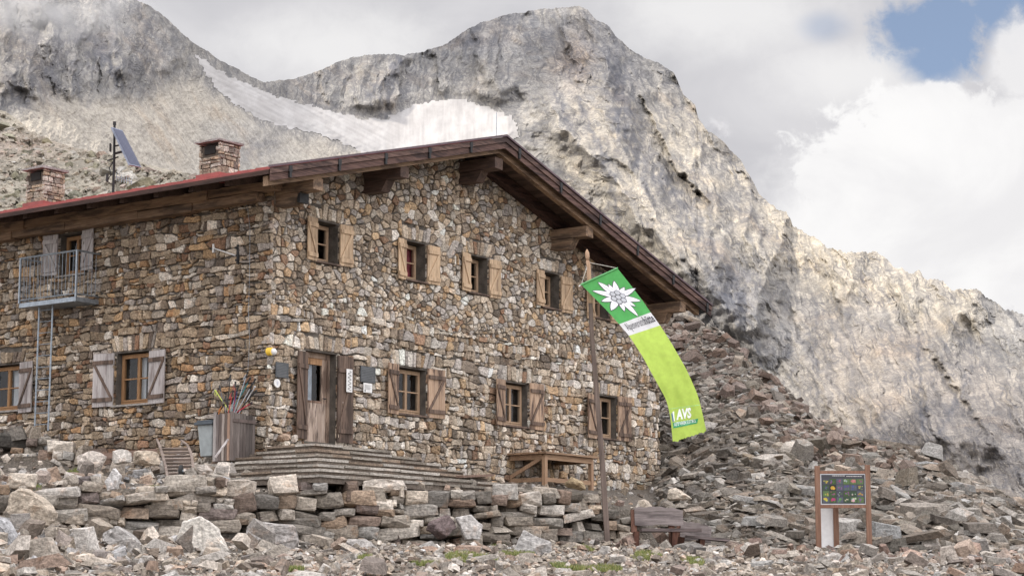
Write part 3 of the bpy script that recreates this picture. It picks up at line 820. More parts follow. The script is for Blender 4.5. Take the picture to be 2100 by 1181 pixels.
def merge_rocks(name, protos, pos, R, S, C, mat, parent=None):
    """pos (n,3) R (n,3,3) S (n,3) C (n,3)"""
    n = len(pos); pick = rng.integers(0, len(protos), n)
    VV, FF, CC = [], [], []; off = 0
    for i, (pv, pf) in enumerate(protos):
        k = np.where(pick == i)[0]
        if not len(k): continue
        v = pv[None] * S[k][:, None, :]
        v = np.einsum('nij,nvj->nvi', R[k], v) + pos[k][:, None, :]
        VV.append(v.reshape(-1, 3)); CC.append(np.repeat(C[k], len(pv), 0))
        f = pf[None] + (np.arange(len(k)) * len(pv))[:, None, None] + off
        FF.append(f.reshape(-1, 3)); off += len(k) * len(pv)
    me = np_mesh(name, np.concatenate(VV), np.concatenate(FF), np.concatenate(CC))
    return link_mesh(name, me, mat, parent)
def frames(nrm, lead, tilt, yaw):
    n = nrm + rng.normal(size=nrm.shape) * tilt; n /= np.linalg.norm(n, axis=1)[:, None]
    a = rng.normal(size=len(n)) * yaw
    l = np.array(lead, float); l = np.repeat(l[None], len(n), 0)
    l = np.stack([l[:, 0] * np.cos(a) - l[:, 1] * np.sin(a), l[:, 0] * np.sin(a) + l[:, 1] * np.cos(a), l[:, 2]], 1)
    t = l - n * (l * n).sum(1)[:, None]; t /= np.linalg.norm(t, axis=1)[:, None]
    b = np.cross(n, t)
    return np.stack([t, b, n], 2)
def palette(n, cols, w, jit=0.18):
    cols = np.array(cols); k = rng.choice(len(cols), n, p=np.array(w) / sum(w))
    c = cols[k] * (1 + rng.normal(size=(n, 1)) * jit) * (1 + rng.normal(size=(n, 1)) * 0.03 * np.array([[1, 0.1, -1]]))
    return np.clip(c, 0.03, 0.8)
def scatter(name, n, prange, yfun, smin, smed, smax, protos, cols, w, mat, label, tilt=0.25, yaw=1.2, lead=(1, 0, 0), lift=0.25, flat=1.0, jit=0.18, big=0.0, mask=None, elong=0.0):
    p = rng.uniform(prange[0], prange[1], n)
    lo, hi = yfun(p)
    u = rng.uniform(size=n)
    Y = np.sqrt(lo ** 2 + u * (hi ** 2 - lo ** 2)); X = (p - 1050) / F * CP * Y
    if mask is not None:
        k = mask(p, X, Y); p, X, Y = p[k], X[k], Y[k]; n = len(p)
    Z = T(X, Y)
    s = np.clip(smed * np.exp(rng.normal(size=n) * 0.45), smin, smax)
    if big: s = np.where(rng.uniform(size=n) < big, np.clip(s * 2.2, smin, smax), s)
    S = np.stack([s * rng.uniform(0.85, 1.25 + elong, n), s * rng.uniform(0.75, 1.1, n), s * flat * rng.uniform(0.7, 1.3, n)], 1)
    R = frames(Tn(X, Y), lead, tilt, yaw)
    Z = Z + S[:, 2] * lift * rng.uniform(-0.3, 1.2, n) * 0.5
    C = palette(n, cols, w, jit)
    o = merge_rocks(name, protos, np.stack([X, Y, Z], 1), R, S, C, mat)
    return tag(o, label, kind='stuff')

def cresty(p): return np.interp(p, CREST[:, 0], CREST[:, 1])
GREYS = [(0.29, 0.255, 0.215), (0.225, 0.20, 0.165), (0.39, 0.355, 0.31), (0.17, 0.145, 0.12), (0.31, 0.255, 0.205), (0.47, 0.44, 0.40)]
def build_scree():
    both = SLABS + CHUNKS[:6]
    scatter('scree', 38000, (1300, 2300), lambda p: (footy(p) - 0.3, cresty(p) + 1.2), 0.06, 0.145, 0.8, both, [tuple(0.74 * q for q in c) for c in GREYS], (5, 4, 3, 3.5, 2.5, 1.1), M['rock'],
            'field of broken grey brown slabs covering the slope beside the hut', tilt=0.24, yaw=0.6, lead=(0.9, -0.45, 0), lift=0.9, flat=0.8, big=0.07, elong=0.7,
            mask=lambda p, X, Y: (Y > footy(p) - 0.3) & ~((p < 1352) & (Y < 57)) & ~((p < 1495) & (Y < 45.3)))
    red = [(0.165, 0.12, 0.095), (0.215, 0.165, 0.135), (0.13, 0.10, 0.083), (0.27, 0.22, 0.185)]
    scatter('reddish_scree', 5000, (1340, 1960), lambda p: (cresty(p) - 6.5, cresty(p) + 0.8), 0.07, 0.16, 0.7, both, red, (4, 4, 3, 2), M['rock'],
            'band of reddish brown broken slabs along the top of the scree', tilt=0.35, yaw=0.8, lead=(0.9, -0.45, 0), lift=0.9, big=0.07,
            mask=lambda p, X, Y: (rng.uniform(size=len(p)) < np.interp((cresty(p) - Y), [0, 3, 6.5], [0.9, 0.8, 0.1]) * np.interp(p, [1340, 1700, 1960], [1, 1, 0.3])) & (Y > 57.2 - 0.012 * np.maximum(0, p - 1352)))
    warm = [(0.37, 0.32, 0.265), (0.28, 0.24, 0.195), (0.48, 0.435, 0.385), (0.21, 0.175, 0.145), (0.33, 0.25, 0.195)]
    scatter('gravel', 15000, (-80, 2200), lambda p: (np.full_like(p, 24.5), np.minimum(Ywall(p) + 0.2, footy(p) + 0.6)), 0.035, 0.085, 0.30, CHUNKS + SLABS, warm, (4, 4, 2.5, 3, 2), M['rock'],
            'small loose beige stones and gravel in front of the dry wall', tilt=0.35, yaw=3, lift=0.6)
    scatter('rubble', 1500, (-80, 900), lambda p: (np.full_like(p, 29.0), Ywall(p)), 0.08, 0.17, 0.55, CHUNKS + SLABS, warm + [(0.36, 0.34, 0.32)], (4, 4, 2.5, 3, 2, 4), M['rock'],
            'loose angular stone rubble heaped below the dry wall', tilt=0.4, yaw=3, lift=0.8, big=0.05,
            mask=lambda p, X, Y: rng.uniform(size=len(p)) < np.interp(p, [-80, 350, 480, 600, 900], [1, 0.8, 0.3, 0.10, 0.06]) * np.where(Y > Ywall(p) - 1.0, np.interp(p, [0, 300], [0.8, 0.15]), 1))
    scatter('terrace_rubble', 2600, (-80, 1345), lambda p: (Ywall(p) + 0.35, np.interp(p, [-80, 548, 1350], [49, 42.6, 55.2])), 0.06, 0.15, 0.55, CHUNKS + SLABS, warm + [(0.36, 0.34, 0.32)], (4, 4, 2.5, 3, 2, 3), M['rock'],
            'loose stones lying on the terrace in front of the hut', tilt=0.35, yaw=3, lift=0.8, big=0.05,
            mask=lambda p, X, Y: rng.uniform(size=len(p)) < np.interp(p, [-80, 430, 560, 1345], [1, 0.9, 0.2, 0.2]))
    scatter('foot_rubble', 900, (1180, 2200), lambda p: (np.full_like(p, 38.0), footy(p) + 0.5), 0.08, 0.18, 0.55, CHUNKS + SLABS, [(0.30, 0.22, 0.18), (0.24, 0.17, 0.14), (0.38, 0.31, 0.26), (0.30, 0.27, 0.24)], (3, 3, 2, 3), M['rock'],
            'reddish brown stones strewn along the foot of the scree', tilt=0.35, yaw=3, lift=0.8, big=0.06,
            mask=lambda p, X, Y: rng.uniform(size=len(p)) < np.interp(p, [1180, 1500, 2200], [0.05, 0.15, 1]))
    scatter('loose_slabs', 1300, (-80, 2200), lambda p: (np.full_like(p, 26.0), np.minimum(Ywall(p) - 0.8, footy(p) - 0.3)), 0.12, 0.24, 0.6, SLABS, [(0.33, 0.30, 0.265), (0.26, 0.23, 0.195), (0.42, 0.385, 0.34), (0.20, 0.165, 0.14), (0.29, 0.215, 0.17)], (4, 4, 2.5, 3, 2), M['rock'],
            'flat angular slabs lying loose over the gravel in the foreground', tilt=0.22, yaw=3, lift=0.5, big=0.05, elong=0.4,
            mask=lambda p, X, Y: rng.uniform(size=len(p)) < np.interp(p, [-80, 400, 700, 1300, 1500, 2200], [1, 0.9, 0.5, 0.35, 0.6, 0.9]))
build_scree()

def build_hill():
    sk = np.array([(-500, 150), (-200, 190), (0, 226), (30, 240), (61, 268), (107, 288), (152, 303), (189, 311), (229, 317), (283, 331), (329, 345), (366, 350), (409, 362), (450, 385), (500, 430), (560, 520), (640, 700)], float)
    ps = np.arange(-500, 640, 4.0)
    cy = np.interp(ps, sk[:, 0], sk[:, 1]) - 3.5 * pnoise(ps / 11, ps * 0, 3) - 2 * pnoise(ps / 5, ps * 0, 4)
    NY = 120; s = np.linspace(0, 1, NY)
    PX = np.repeat(ps[None], NY, 0); PY = 700 + (cy[None] - 700) * s[:, None]
    Yc = np.interp(ps, [-500, 0, 400, 640], [165, 150, 120, 95])[None]
    Y = 80 + (Yc - 80) * s[:, None] ** 1.2
    Y = Y - 1.8 * ridged(PX / 90, PY / 70, 3, 151) - 0.7 * ridged(PX / 28 + PY / 40, PY / 26, 2, 155) - 0.3 * fbm(PX / 10, PY / 9, 2, 157)
    V = raygrid(PX, PY, Y)
    bk = []
    for i in range(1, 8):
        b = V[-1].copy(); b[:, 1] += i * 5; b[:, 2] -= i * i * 0.6; bk.append(b)
    Va = np.concatenate([V, np.stack(bk)], 0)
    n = fbm(PX / 60, PY / 40, 4, 161)
    c = np.array([0.25, 0.225, 0.18]) * (1 + 0.3 * n)[..., None]
    m = np.clip(np.exp(-(((PX - 20) / 130) ** 2 + ((PY - 300) / 28) ** 2)), 0, 1)[..., None]
    c = c * (1 - m * 0.6) + np.array([0.29, 0.225, 0.185]) * m * 0.6
    C = np.concatenate([c, np.repeat(c[-1][None], 7, 0)], 0)
    o = link_mesh('rocky_hillside', np_mesh('rocky_hillside', Va.reshape(-1, 3), grid_faces(len(ps), NY + 7), C.reshape(-1, 3)), M['hillrock'])
    tag(o, 'rocky olive brown hillside rising behind the roof chimneys', kind='structure')
    # loose blocks on it
    k = rng.integers(0, NY - 30, 9000) + 28; j = rng.integers(0, len(ps), 9000)
    pos = V[k, j]
    s_ = np.clip(0.30 * np.exp(rng.normal(size=len(pos)) * 0.6), 0.15, 2.0)
    S = np.stack([s_ * rng.uniform(.9, 1.4, len(s_)), s_, s_ * rng.uniform(0.7, 1.5, len(s_))], 1)
    nr = np.repeat(np.array([[-0.1, -0.55, 0.8]]), len(pos), 0)
    C = palette(len(pos), [(0.28, 0.25, 0.205), (0.22, 0.195, 0.155), (0.35, 0.32, 0.275), (0.27, 0.215, 0.18), (0.19, 0.175, 0.125)], (4, 3, 2, 2, 1.5))
    o = merge_rocks('hill_blocks', SLABS, pos, frames(nr, (1, -0.3, -0.3), 0.3, 0.8), S, C, M['hillrock'])
    tag(o, 'broken blocks strewn over the hillside behind the roof', kind='stuff')
build_hill()

# ------------------------------------------------------------------ dry stone walls
DRYCOL = [(0.31, 0.27, 0.225), (0.23, 0.205, 0.175), (0.38, 0.34, 0.29), (0.48, 0.42, 0.35), (0.56, 0.51, 0.45), (0.25, 0.185, 0.145), (0.32, 0.24, 0.175), (0.18, 0.145, 0.13)]
DRYW = (5, 3.5, 4.5, 4, 2.4, 2, 2.4, 1.2)
def dry_wall(name, p0, p1, yw, zb, zt, label, cat, scale=1.0, seed=1):
    r = random.Random(seed)
    items = []
    # walk along the wall; s = distance, convert to px by stepping
    def pt(p):
        y = float(yw(p)); return (p - 1050) / F * CP * y, y
    def adv(p, d): 
        x, y = pt(p); return p + d / y * F / CP * 0.985
    offs = 0.0
    layers = []
    k = 0
    base = -0.14
    while base < 1.7:
        h = r.uniform(0.14, 0.26) * scale
        if k == 0: h = 0.30 * scale
        p = p0 + r.uniform(-30, 0)
        while p < p1:
            sc = np.interp(p, [0, 600, 1330], [1.25, 1.05, 0.85])
            w = r.choice((r.uniform(0.24, 0.42), r.uniform(0.35, 0.65), r.uniform(0.45, 0.85))) * sc * scale
            hh = h * sc * r.choice((0.85, 0.95, 1.0, 1.1, 1.25))
            pm = adv(p, w / 2)
            zlo = float(zb(pm)) + base * sc + 0.06 * math.sin(pm * 0.013 + k * 1.3) + 0.04 * math.sin(pm * 0.041 + k)
            top = float(zt(pm))
            if zlo + hh * 0.8 < top + r.uniform(-0.05, 0.06) and pm < p1:
                x, y = pt(pm)
                if r.random() < 0.3 and hh > 0.2 * scale:      # two thin ones
                    q = r.uniform(0.4, 0.6)
                    items.append((x, y, zlo + hh * q / 2, w, hh * q)); 
                    w2 = w * r.uniform(0.45, 0.6)
                    items.append((x - (w - w2) / 2, y, zlo + hh * (q + (1 - q) / 2), w2, hh * (1 - q)))
                    items.append((x + w2 / 2, y, zlo + hh * (q + (1 - q) / 2), w - w2, hh * (1 - q)))
                else:
                    items.append((x, y, zlo + hh / 2, w, hh))
            p = adv(p, w * 1.0)
        base += h * 0.97; k += 1
    n = len(items)
    A = np.array(items)
    pos = A[:, :3].copy(); pos[:, 1] += rng.normal(size=n) * 0.03 + 0.05
    S = np.stack([A[:, 3] * rng.uniform(1.06, 1.18, n), rng.uniform(0.42, 0.6, n), A[:, 4] * rng.uniform(1.2, 1.42, n)], 1)
    slope = 0.16
    a = rng.normal(size=n) * 0.09; b = rng.normal(size=n) * 0.10; c = rng.normal(size=n) * 0.14 + slope
    R = np.zeros((n, 3, 3))
    for i in range(n): R[i] = np.array(Matrix.Rotation(c[i], 3, 'Z') @ Matrix.Rotation(a[i], 3, 'Y') @ Matrix.Rotation(b[i], 3, 'X'))
    C = palette(n, DRYCOL, DRYW, 0.15)
    C = C * rng.uniform(0.62, 1.10, (n, 1))
    o = merge_rocks(name, WALLERS, pos, R, S, C, M['dry'])
    return tag(o, label, cat)
dry_wall('dry_stone_wall', -110, 1322, Ywall, lambda p: T((p - 1050) / F * CP * Ywall(p), Ywall(p) - 0.25), lambda p: Zwall(p) + np.interp(p, [1180, 1322], [0, -0.35]),
         'long dry stone terrace wall of grey and tan blocks below the hut', 'stone wall', 1.0, 5)
lowy = lambda p: np.interp(p, [-110, 215], [46.0, 44.6])
dry_wall('dry_stone_wall', -110, 212, lowy, lambda p: T((p - 1050) / F * CP * lowy(p), lowy(p) - 0.3) * 0 + 3.12 + np.interp(p, [-110, 215], [.12, -.02]), lambda p: np.interp(p, [-110, 60, 140, 215], [3.8, 3.75, 3.6, 3.2]),
         'low heap of dry stones under the balcony ladder', 'stone wall', 0.85, 9)

# ------------------------------------------------------------------ boulders
def boulder(px, py, w, h, col, label, seed, kind='chunk', depth=0.7, rot=0.0, dy=0.0, lean=0.0, Y=None, sub=3, pts=None):
    """w,h in photo pixels, base centre at px,py"""
    P = at(px, py, Y) if Y else hit(px, py)
    P = P.copy(); P[1] += dy
    sc = P[1] * 1.012 / F
    r = random.Random(seed)
    bm = bmesh.new()
    if pts:
        for a, b in pts:
            for s_ in (-1, 1):
                bm.verts.new((a * 0.5 * r.uniform(0.9, 1.0) if s_ > 0 else a * 0.5, s_ * 0.5 * depth * r.uniform(0.6, 1.0), (b - 0.5) * r.uniform(.93, 1)))
    else:
        for i in range(16):
            a = r.uniform(0, 6.283); e = r.uniform(-1, 1); q = r.uniform(0.8, 1.0)
            c = math.sqrt(max(0, 1 - abs(e) ** 3.0))
            bm.verts.new((0.5 * math.cos(a) * c * q * 1.08, 0.5 * depth * math.sin(a) * c * q * 1.1, 0.5 * e * q * 1.05))
    res = bmesh.ops.convex_hull(bm, input=bm.verts[:])
    junk = list({e for e in res['geom_interior'] + res['geom_unused'] if isinstance(e, bmesh.types.BMVert)})
    if junk: bmesh.ops.delete(bm, geom=junk, context='VERTS')
    bmesh.ops.triangulate(bm, faces=bm.faces[:])
    bmesh.ops.bevel(bm, geom=bm.edges[:], offset=0.02, segments=1, affect='EDGES', clamp_overlap=True)
    bmesh.ops.triangulate(bm, faces=bm.faces[:])
    bmesh.ops.subdivide_edges(bm, edges=bm.edges[:], cuts=2, use_grid_fill=True)
    bm.normal_update()
    V = np.array([v.co[:] for v in bm.verts]); N = np.array([v.normal[:] for v in bm.verts])
    d = 0.036 * ridged(V[:, 0] * 2.2 + seed, V[:, 2] * 3.6 + V[:, 1] * 2.3, 3, seed % 50) + 0.012 * fbm(V[:, 0] * 9 + V[:, 1] * 6, V[:, 2] * 14, 2, seed % 40)
    V = V + N * d[:, None]
    for v, q in zip(bm.verts, V): v.co = q * np.array([w * sc, w * sc, h * sc])
    me = bpy.data.meshes.new('boulder'); bm.to_mesh(me); bm.free()
    c = me.attributes.new('Col', 'FLOAT_COLOR', 'POINT')
    C4 = np.ones((len(V), 4), np.float32); C4[:, :3] = np.array(col) * (1 + 0.12 * fbm(V[:, 0] * 3, V[:, 2] * 3, 3, 7))[:, None]
    c.data.foreach_set('color', C4.ravel())
    o = link_mesh('boulder', me, M['boulder'])
    o.location = (P[0], P[1], P[2] + h * sc * 0.46)
    o.rotation_euler = (lean, rot, r.uniform(-0.2, 0.2))
    return tag(o, label, 'boulder', 'large loose boulders around the terrace')
WHT = (0.60, 0.56, 0.50); TAN = (0.47, 0.40, 0.32); GRY = (0.34, 0.32, 0.30); DK = (0.15, 0.115, 0.11); BRN = (0.27, 0.19, 0.14)
boulder(188, 982, 62, 62, (0.55, 0.49, 0.43), 'pale boulder with a red painted mark on the rubble left of the wooden barrow', 3)
boulder(67, 1068, 92, 62, TAN, 'big tan boulder wedged in the left end of the dry stone wall', 4, Y=36.4, rot=0.25, depth=.5, pts=[(-1, .1), (-.97, .75), (-.6, 1), (.2, .86), (1, .5), (1, .05), (-.3, 0)])
boulder(418, 1174, 104, 116, WHT, 'big white jagged boulder in front of the dry stone wall', 5, Y=34.0, pts=[(-1, .55), (-.8, .9), (-.2, 1), (.5, .8), (.85, .45), (.9, 0), (.1, 0), (-.4, .2)])
boulder(553, 1156, 108, 84, (0.37, 0.345, 0.325), 'wide grey streaked slab standing against the foot of the dry wall', 6, Y=37.4, depth=.45, pts=[(-1, .35), (-.75, .9), (-.3, 1), (.85, .95), (1, .6), (.8, 0), (-.3, 0)])
boulder(1092, 1156, 72, 68, (0.43, 0.41, 0.39), 'grey upright boulder on the gravel between grass tufts and flagpole', 7, Y=38.0, pts=[(-.75, 0), (-1, .4), (-.5, 1), (.3, .8), (.95, .65), (.9, 0)])
boulder(262, 1134, 96, 46, (0.36, 0.34, 0.32), 'flat grey slab tilting on the rubble left of the white boulder', 8, Y=34.2, rot=0.35, pts=[(-1, .5), (-.6, 1), (.2, .8), (1, .2), (.8, 0), (-.8, .2)])
boulder(22, 1176, 100, 112, (0.34, 0.335, 0.335), 'tall grey slab leaning at the far left of the rubble', 9, Y=33.0, rot=0.15, depth=.4, pts=[(-1, 0), (-1, 1), (-.4, .95), (.6, .4), (1, 0)])
boulder(72, 1162, 52, 66, (0.30, 0.215, 0.165), 'reddish brown slab leaning beside the tall grey slab', 13, Y=32.9, rot=-0.5, depth=.35)
boulder(962, 1104, 52, 48, (0.56, 0.53, 0.50), 'white pointed boulder at the foot of the dry wall', 10, Y=40.2, pts=[(-1, .9), (0, 1), (.9, .6), (.7, 0), (-.3, 0)])
boulder(908, 1106, 62, 50, DK, 'dark purple brown boulder at the foot of the dry wall', 11, Y=40.0)
boulder(738, 1142, 66, 40, (0.36, 0.335, 0.31), 'grey slab half buried in gravel under the dry wall', 12, Y=38.2, rot=.3, depth=.5)
boulder(232, 1004, 30, 44, (0.58, 0.56, 0.54), 'white pointed stone set upright in the top of the dry wall', 14, Y=37.2, pts=[(-.6, 0), (-1, .4), (.1, 1), (1, .7), (.5, .1)])
boulder(790, 1008, 84, 26, (0.50, 0.445, 0.385), 'long whitish block on top of the dry wall below the steps', 15, Y=40.2, depth=.4, pts=[(-1, 0), (-1, .8), (-.2, 1), (.8, .9), (1, .2), (.7, 0)])
boulder(495, 1016, 54, 34, (0.48, 0.42, 0.355), 'square whitish block on top of the dry wall left of the steps', 16, Y=38.8, depth=.5, pts=[(-1, 0), (-.95, .9), (.2, 1), (1, .85), (.9, 0)])
boulder(1035, 1024, 50, 32, (0.42, 0.39, 0.35), 'grey square block on top of the dry wall below the picnic table', 17, Y=41.2, depth=.5, pts=[(-1, .05), (-.95, .95), (.9, 1), (1, 0)])
boulder(1180, 1010, 42, 36, (0.38, 0.29, 0.18), 'round yellowish brown boulder on the wall left of the flagpole', 18, Y=42.6)
boulder(1362, 1122, 22, 16, (0.32, 0.245, 0.19), 'brown boulder lying under the nearer bench', 19, Y=43.5)
boulder(1505, 1142, 50, 38, (0.30, 0.235, 0.195), 'brown slab leaning at the right end of the lower bench', 20, Y=42.9, rot=.4, depth=.5)
boulder(1655, 1172, 62, 42, (0.33, 0.25, 0.205), 'reddish brown block in front of the information board', 21, Y=41.5)
boulder(1540, 1176, 70, 30, (0.25, 0.165, 0.135), 'dark red slab lying at the foot of the scree', 22, Y=41.0, rot=.15, depth=.6)
boulder(1822, 1166, 44, 24, (0.42, 0.31, 0.24), 'pinkish stone in front of the right post of the information board', 23, Y=41.5)
boulder(298, 958, 62, 38, (0.50, 0.42, 0.33), 'tan block on the rubble beside the wooden barrow', 24, Y=41.0)
boulder(250, 952, 42, 34, (0.52, 0.48, 0.43), 'pale stone between the red marked boulder and the tan block', 25, Y=40.6)
boulder(420, 975, 32, 26, (0.46, 0.41, 0.36), 'small grey boulder between the barrow and the steps', 26, Y=40.2)
boulder(604, 906, 16, 16, (0.52, 0.46, 0.40), 'small pointed stone on the landing left of the door', 27, Y=42.9)
boulder(578, 906, 34, 20, (0.42, 0.31, 0.23), 'brown stone on the landing under the slate plate', 28, Y=43.0)
boulder(1395, 1035, 50, 40, (0.52, 0.45, 0.37), 'pale tan block on the scree behind the bench', 29, Y=46.0)

# grass tufts
def build_grass():
    m, k, p, o = new_mat('grass')
    k.l(k.mix(1.0, attr(k), (1, 1, 1), 'MULTIPLY'), p.inputs['Base Color']); p.inputs['Roughness'].default_value = 0.7
    spots = [(945, 1143, 26, 7), (985, 1150, 30, 5), (1060, 1140, 30, 6), (1020, 1118, 20, 4), (300, 1106, 16, 7), (55, 1062, 20, 4), (1330, 1140, 22, 9), (1315, 1148, 16, 5), (1420, 1152, 18, 9), (1200, 1130, 16, 6), (748, 1148, 12, 5), (1165, 1165, 30, 5), (870, 1160, 25, 4), (150, 972, 10, 3), (600, 1172, 20, 3), (1240, 1170, 30, 4)]
    V, Fc, C = [], [], []
    for (px, py, rx, ry) in spots:
        c0 = hit(px, py)
        sc = c0[1] / F
        for i in range(int(rx * 34)):
            a, q = random.uniform(0, 6.28), math.sqrt(random.random())
            x = c0[0] + math.cos(a) * q * rx * sc * 1.2; y = c0[1] + math.sin(a) * q * ry * sc * 14
            z = float(T(x, y)) + 0.02
            h = random.uniform(0.03, 0.09); t = random.uniform(0, 6.28); w = random.uniform(0.006, 0.012)
            lx, ly = random.uniform(-.6, .6) * h, random.uniform(-.6, .6) * h
            b = len(V)
            V += [(x - math.cos(t) * w, y - math.sin(t) * w, z), (x + math.cos(t) * w, y + math.sin(t) * w, z), (x + lx, y + ly, z + h)]
            Fc.append((b, b + 1, b + 2))
            g = random.choice([(0.16, 0.20, 0.05), (0.22, 0.23, 0.07), (0.12, 0.16, 0.04), (0.28, 0.25, 0.09)])
            C += [g] * 3
    o = link_mesh('grass', np_mesh('grass', V, Fc, np.array(C)), m)
    tag(o, 'short yellow green grass tufts between the stones', kind='stuff')
build_grass()
#@@HUT2
# ------------------------------------------------------------------ the hut
HUT = empty('stone_hut', tuple(CORNER), HROT)
tag(HUT, 'two storey rubble stone mountain hut with dark timber gable roof and wooden shutters', 'mountain hut')
GW, ROOF_BACK, WALL_V = 15.52, 13.5, 13.2
W0 = 1.3
RL, RA, RR = onG(555, 343, W0), onG(1035, 281, W0), onG(1457, 628, W0)
def roof_z(u):
    return np.where(np.asarray(u) < RA[0], RL[1] + (np.asarray(u) - RL[0]) * (RA[1] - RL[1]) / (RA[0] - RL[0]), RA[1] + (np.asarray(u) - RA[0]) * (RR[1] - RA[1]) / (RR[0] - RA[0]))
def G_open(pxl, pxr, t, b):
    u0, z1 = onG(pxl, t); _, z0 = onG(pxl, b); u1, _ = onG(pxr, t)
    return [u0, u1, z0, z1]
def L_open(pxl, pxr, t, b):      # a runs along v, left in the picture = larger v
    v1, z1 = onL(pxl, t); _, z0 = onL(pxl, b); v0, _ = onL(pxr, t)
    return [v0, v1, z0, z1]
UP = [G_open(647, 693, 451, 534), G_open(829.5, 872, 494, 570), G_open(961, 999, 524.5, 598), G_open(1112, 1146, 557.7, 629), G_open(1215, 1247, 582, 650)]
LO = [G_open(813, 873, 751, 846), G_open(1031.5, 1081, 782, 870), G_open(1219, 1263, 809, 895)]
DOOR = G_open(627, 689, 718, 904)
LL = [L_open(241, 313, 725, 831), L_open(-25, 47, 752, 845)]
LUP = L_open(126, 175, 483, 566)
for q in UP[1:]: q[2], q[3] = UP[0][2], UP[0][3]
OPEN_G = UP + LO + [DOOR]
OPEN_L = LL + [LUP]

def clip_half(poly, nx, ny, c):       # keep nx*x+ny*y <= c
    out = []
    n = len(poly)
    for i in range(n):
        x0, y0 = poly[i]; x1, y1 = poly[(i + 1) % n]
        d0 = nx * x0 + ny * y0 - c; d1 = nx * x1 + ny * y1 - c
        if d0 <= 0: out.append((x0, y0))
        if (d0 < 0 < d1) or (d1 < 0 < d0):
            t = d0 / (d0 - d1); out.append((x0 + (x1 - x0) * t, y0 + (y1 - y0) * t))
    return out
def area(p): return 0.5 * sum(p[i][0] * p[(i + 1) % len(p)][1] - p[(i + 1) % len(p)][0] * p[i][1] for i in range(len(p)))

def backing(mb, rects, a0, a1, b0, b1, top, mp, depth=0.42, step=0.0):
    """wall skin with openings; top = list of half planes"""
    As = sorted({a0, a1, *[r[0] for r in rects], *[r[1] for r in rects]})
    Bs = sorted({b0, b1, *[r[2] for r in rects], *[r[3] for r in rects]})
    for i in range(len(As) - 1):
        for j in range(len(Bs) - 1):
            ca, cb = (As[i] + As[i + 1]) / 2, (Bs[j] + Bs[j + 1]) / 2
            if any(r[0] < ca < r[1] and r[2] < cb < r[3] for r in rects): continue
            poly = [(As[i], Bs[j]), (As[i + 1], Bs[j]), (As[i + 1], Bs[j + 1]), (As[i], Bs[j + 1])]
            for h in top:
                poly = clip_half(poly, *h)
                if len(poly) < 3: break
            if len(poly) >= 3: mb.add([mp(a, b, 0.0) for a, b in poly], [tuple(range(len(poly)))])
    for r in rects:
        x0, x1, z0, z1 = r
        for (p, q) in (((x0, z0), (x0, z1)), ((x1, z1), (x1, z0)), ((x0, z1), (x1, z1)), ((x1, z0), (x0, z0))):
            mb.add([mp(*p, 0), mp(*q, 0), mp(*q, -depth), mp(*p, -depth)], [(0, 1, 2, 3)])

def chaikin(p, q=0.22):
    out = []
    for i in range(len(p)):
        x0, y0 = p[i]; x1, y1 = p[(i + 1) % len(p)]
        out += [(x0 + (x1 - x0) * q, y0 + (y1 - y0) * q), (x0 + (x1 - x0) * (1 - q), y0 + (y1 - y0) * (1 - q))]
    return out
def stone(mb, poly, mp, r, col, h0=0.02, h1=0.06):
    if len(poly) < 3 or abs(area(poly)) < 0.0025: return
    if area(poly) < 0: poly = poly[::-1]
    poly = chaikin(poly, r.uniform(0.05, 0.15))
    n = len(poly)
    cx = sum(p[0] for p in poly) / n; cy = sum(p[1] for p in poly) / n
    H = r.uniform(h0, h1); ta, tb = r.uniform(-0.14, 0.14), r.uniform(-0.12, 0.16)
    jit = 0.007
    P0 = [(a + r.uniform(-jit, jit), b + r.uniform(-jit, jit)) for a, b in poly]
    def ring(f, h, j=0.0):
        return [mp(cx + (a - cx) * f, cy + (b - cy) * f, h + (a - cx) * ta * f + (b - cy) * tb * f + r.uniform(-j, j)) for a, b in P0]
    vs = [mp(a, b, -0.015) for a, b in P0] + ring(1.0, H * 0.72, 0.004) + ring(r.uniform(0.87, 0.94), H, 0.005) + ring(0.45, H + 0.002, 0.008)
    vs.append(mp(cx, cy, H + r.uniform(-0.004, 0.012)))
    fs = []
    for k in range(3):
        for i in range(n):
            j = (i + 1) % n
            fs.append((k * n + i, k * n + j, (k + 1) * n + j, (k + 1) * n + i))
    for i in range(n): fs.append((3 * n + i, 3 * n + (i + 1) % n, 4 * n))
    mb.add(vs, fs, col)
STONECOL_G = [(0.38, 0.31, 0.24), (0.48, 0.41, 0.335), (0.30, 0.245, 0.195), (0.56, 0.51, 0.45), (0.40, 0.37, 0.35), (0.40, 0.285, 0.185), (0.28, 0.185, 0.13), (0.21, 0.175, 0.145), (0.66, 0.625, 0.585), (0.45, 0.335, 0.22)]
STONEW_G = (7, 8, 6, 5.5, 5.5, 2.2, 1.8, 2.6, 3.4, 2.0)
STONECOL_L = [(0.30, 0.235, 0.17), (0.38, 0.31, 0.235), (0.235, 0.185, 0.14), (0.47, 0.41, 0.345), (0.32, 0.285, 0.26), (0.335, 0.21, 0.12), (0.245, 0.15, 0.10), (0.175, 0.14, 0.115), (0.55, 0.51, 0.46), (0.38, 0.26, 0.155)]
STONEW_L = (7, 7, 6.5, 4.5, 5.5, 2.6, 2.4, 3.6, 2.4, 2.2)
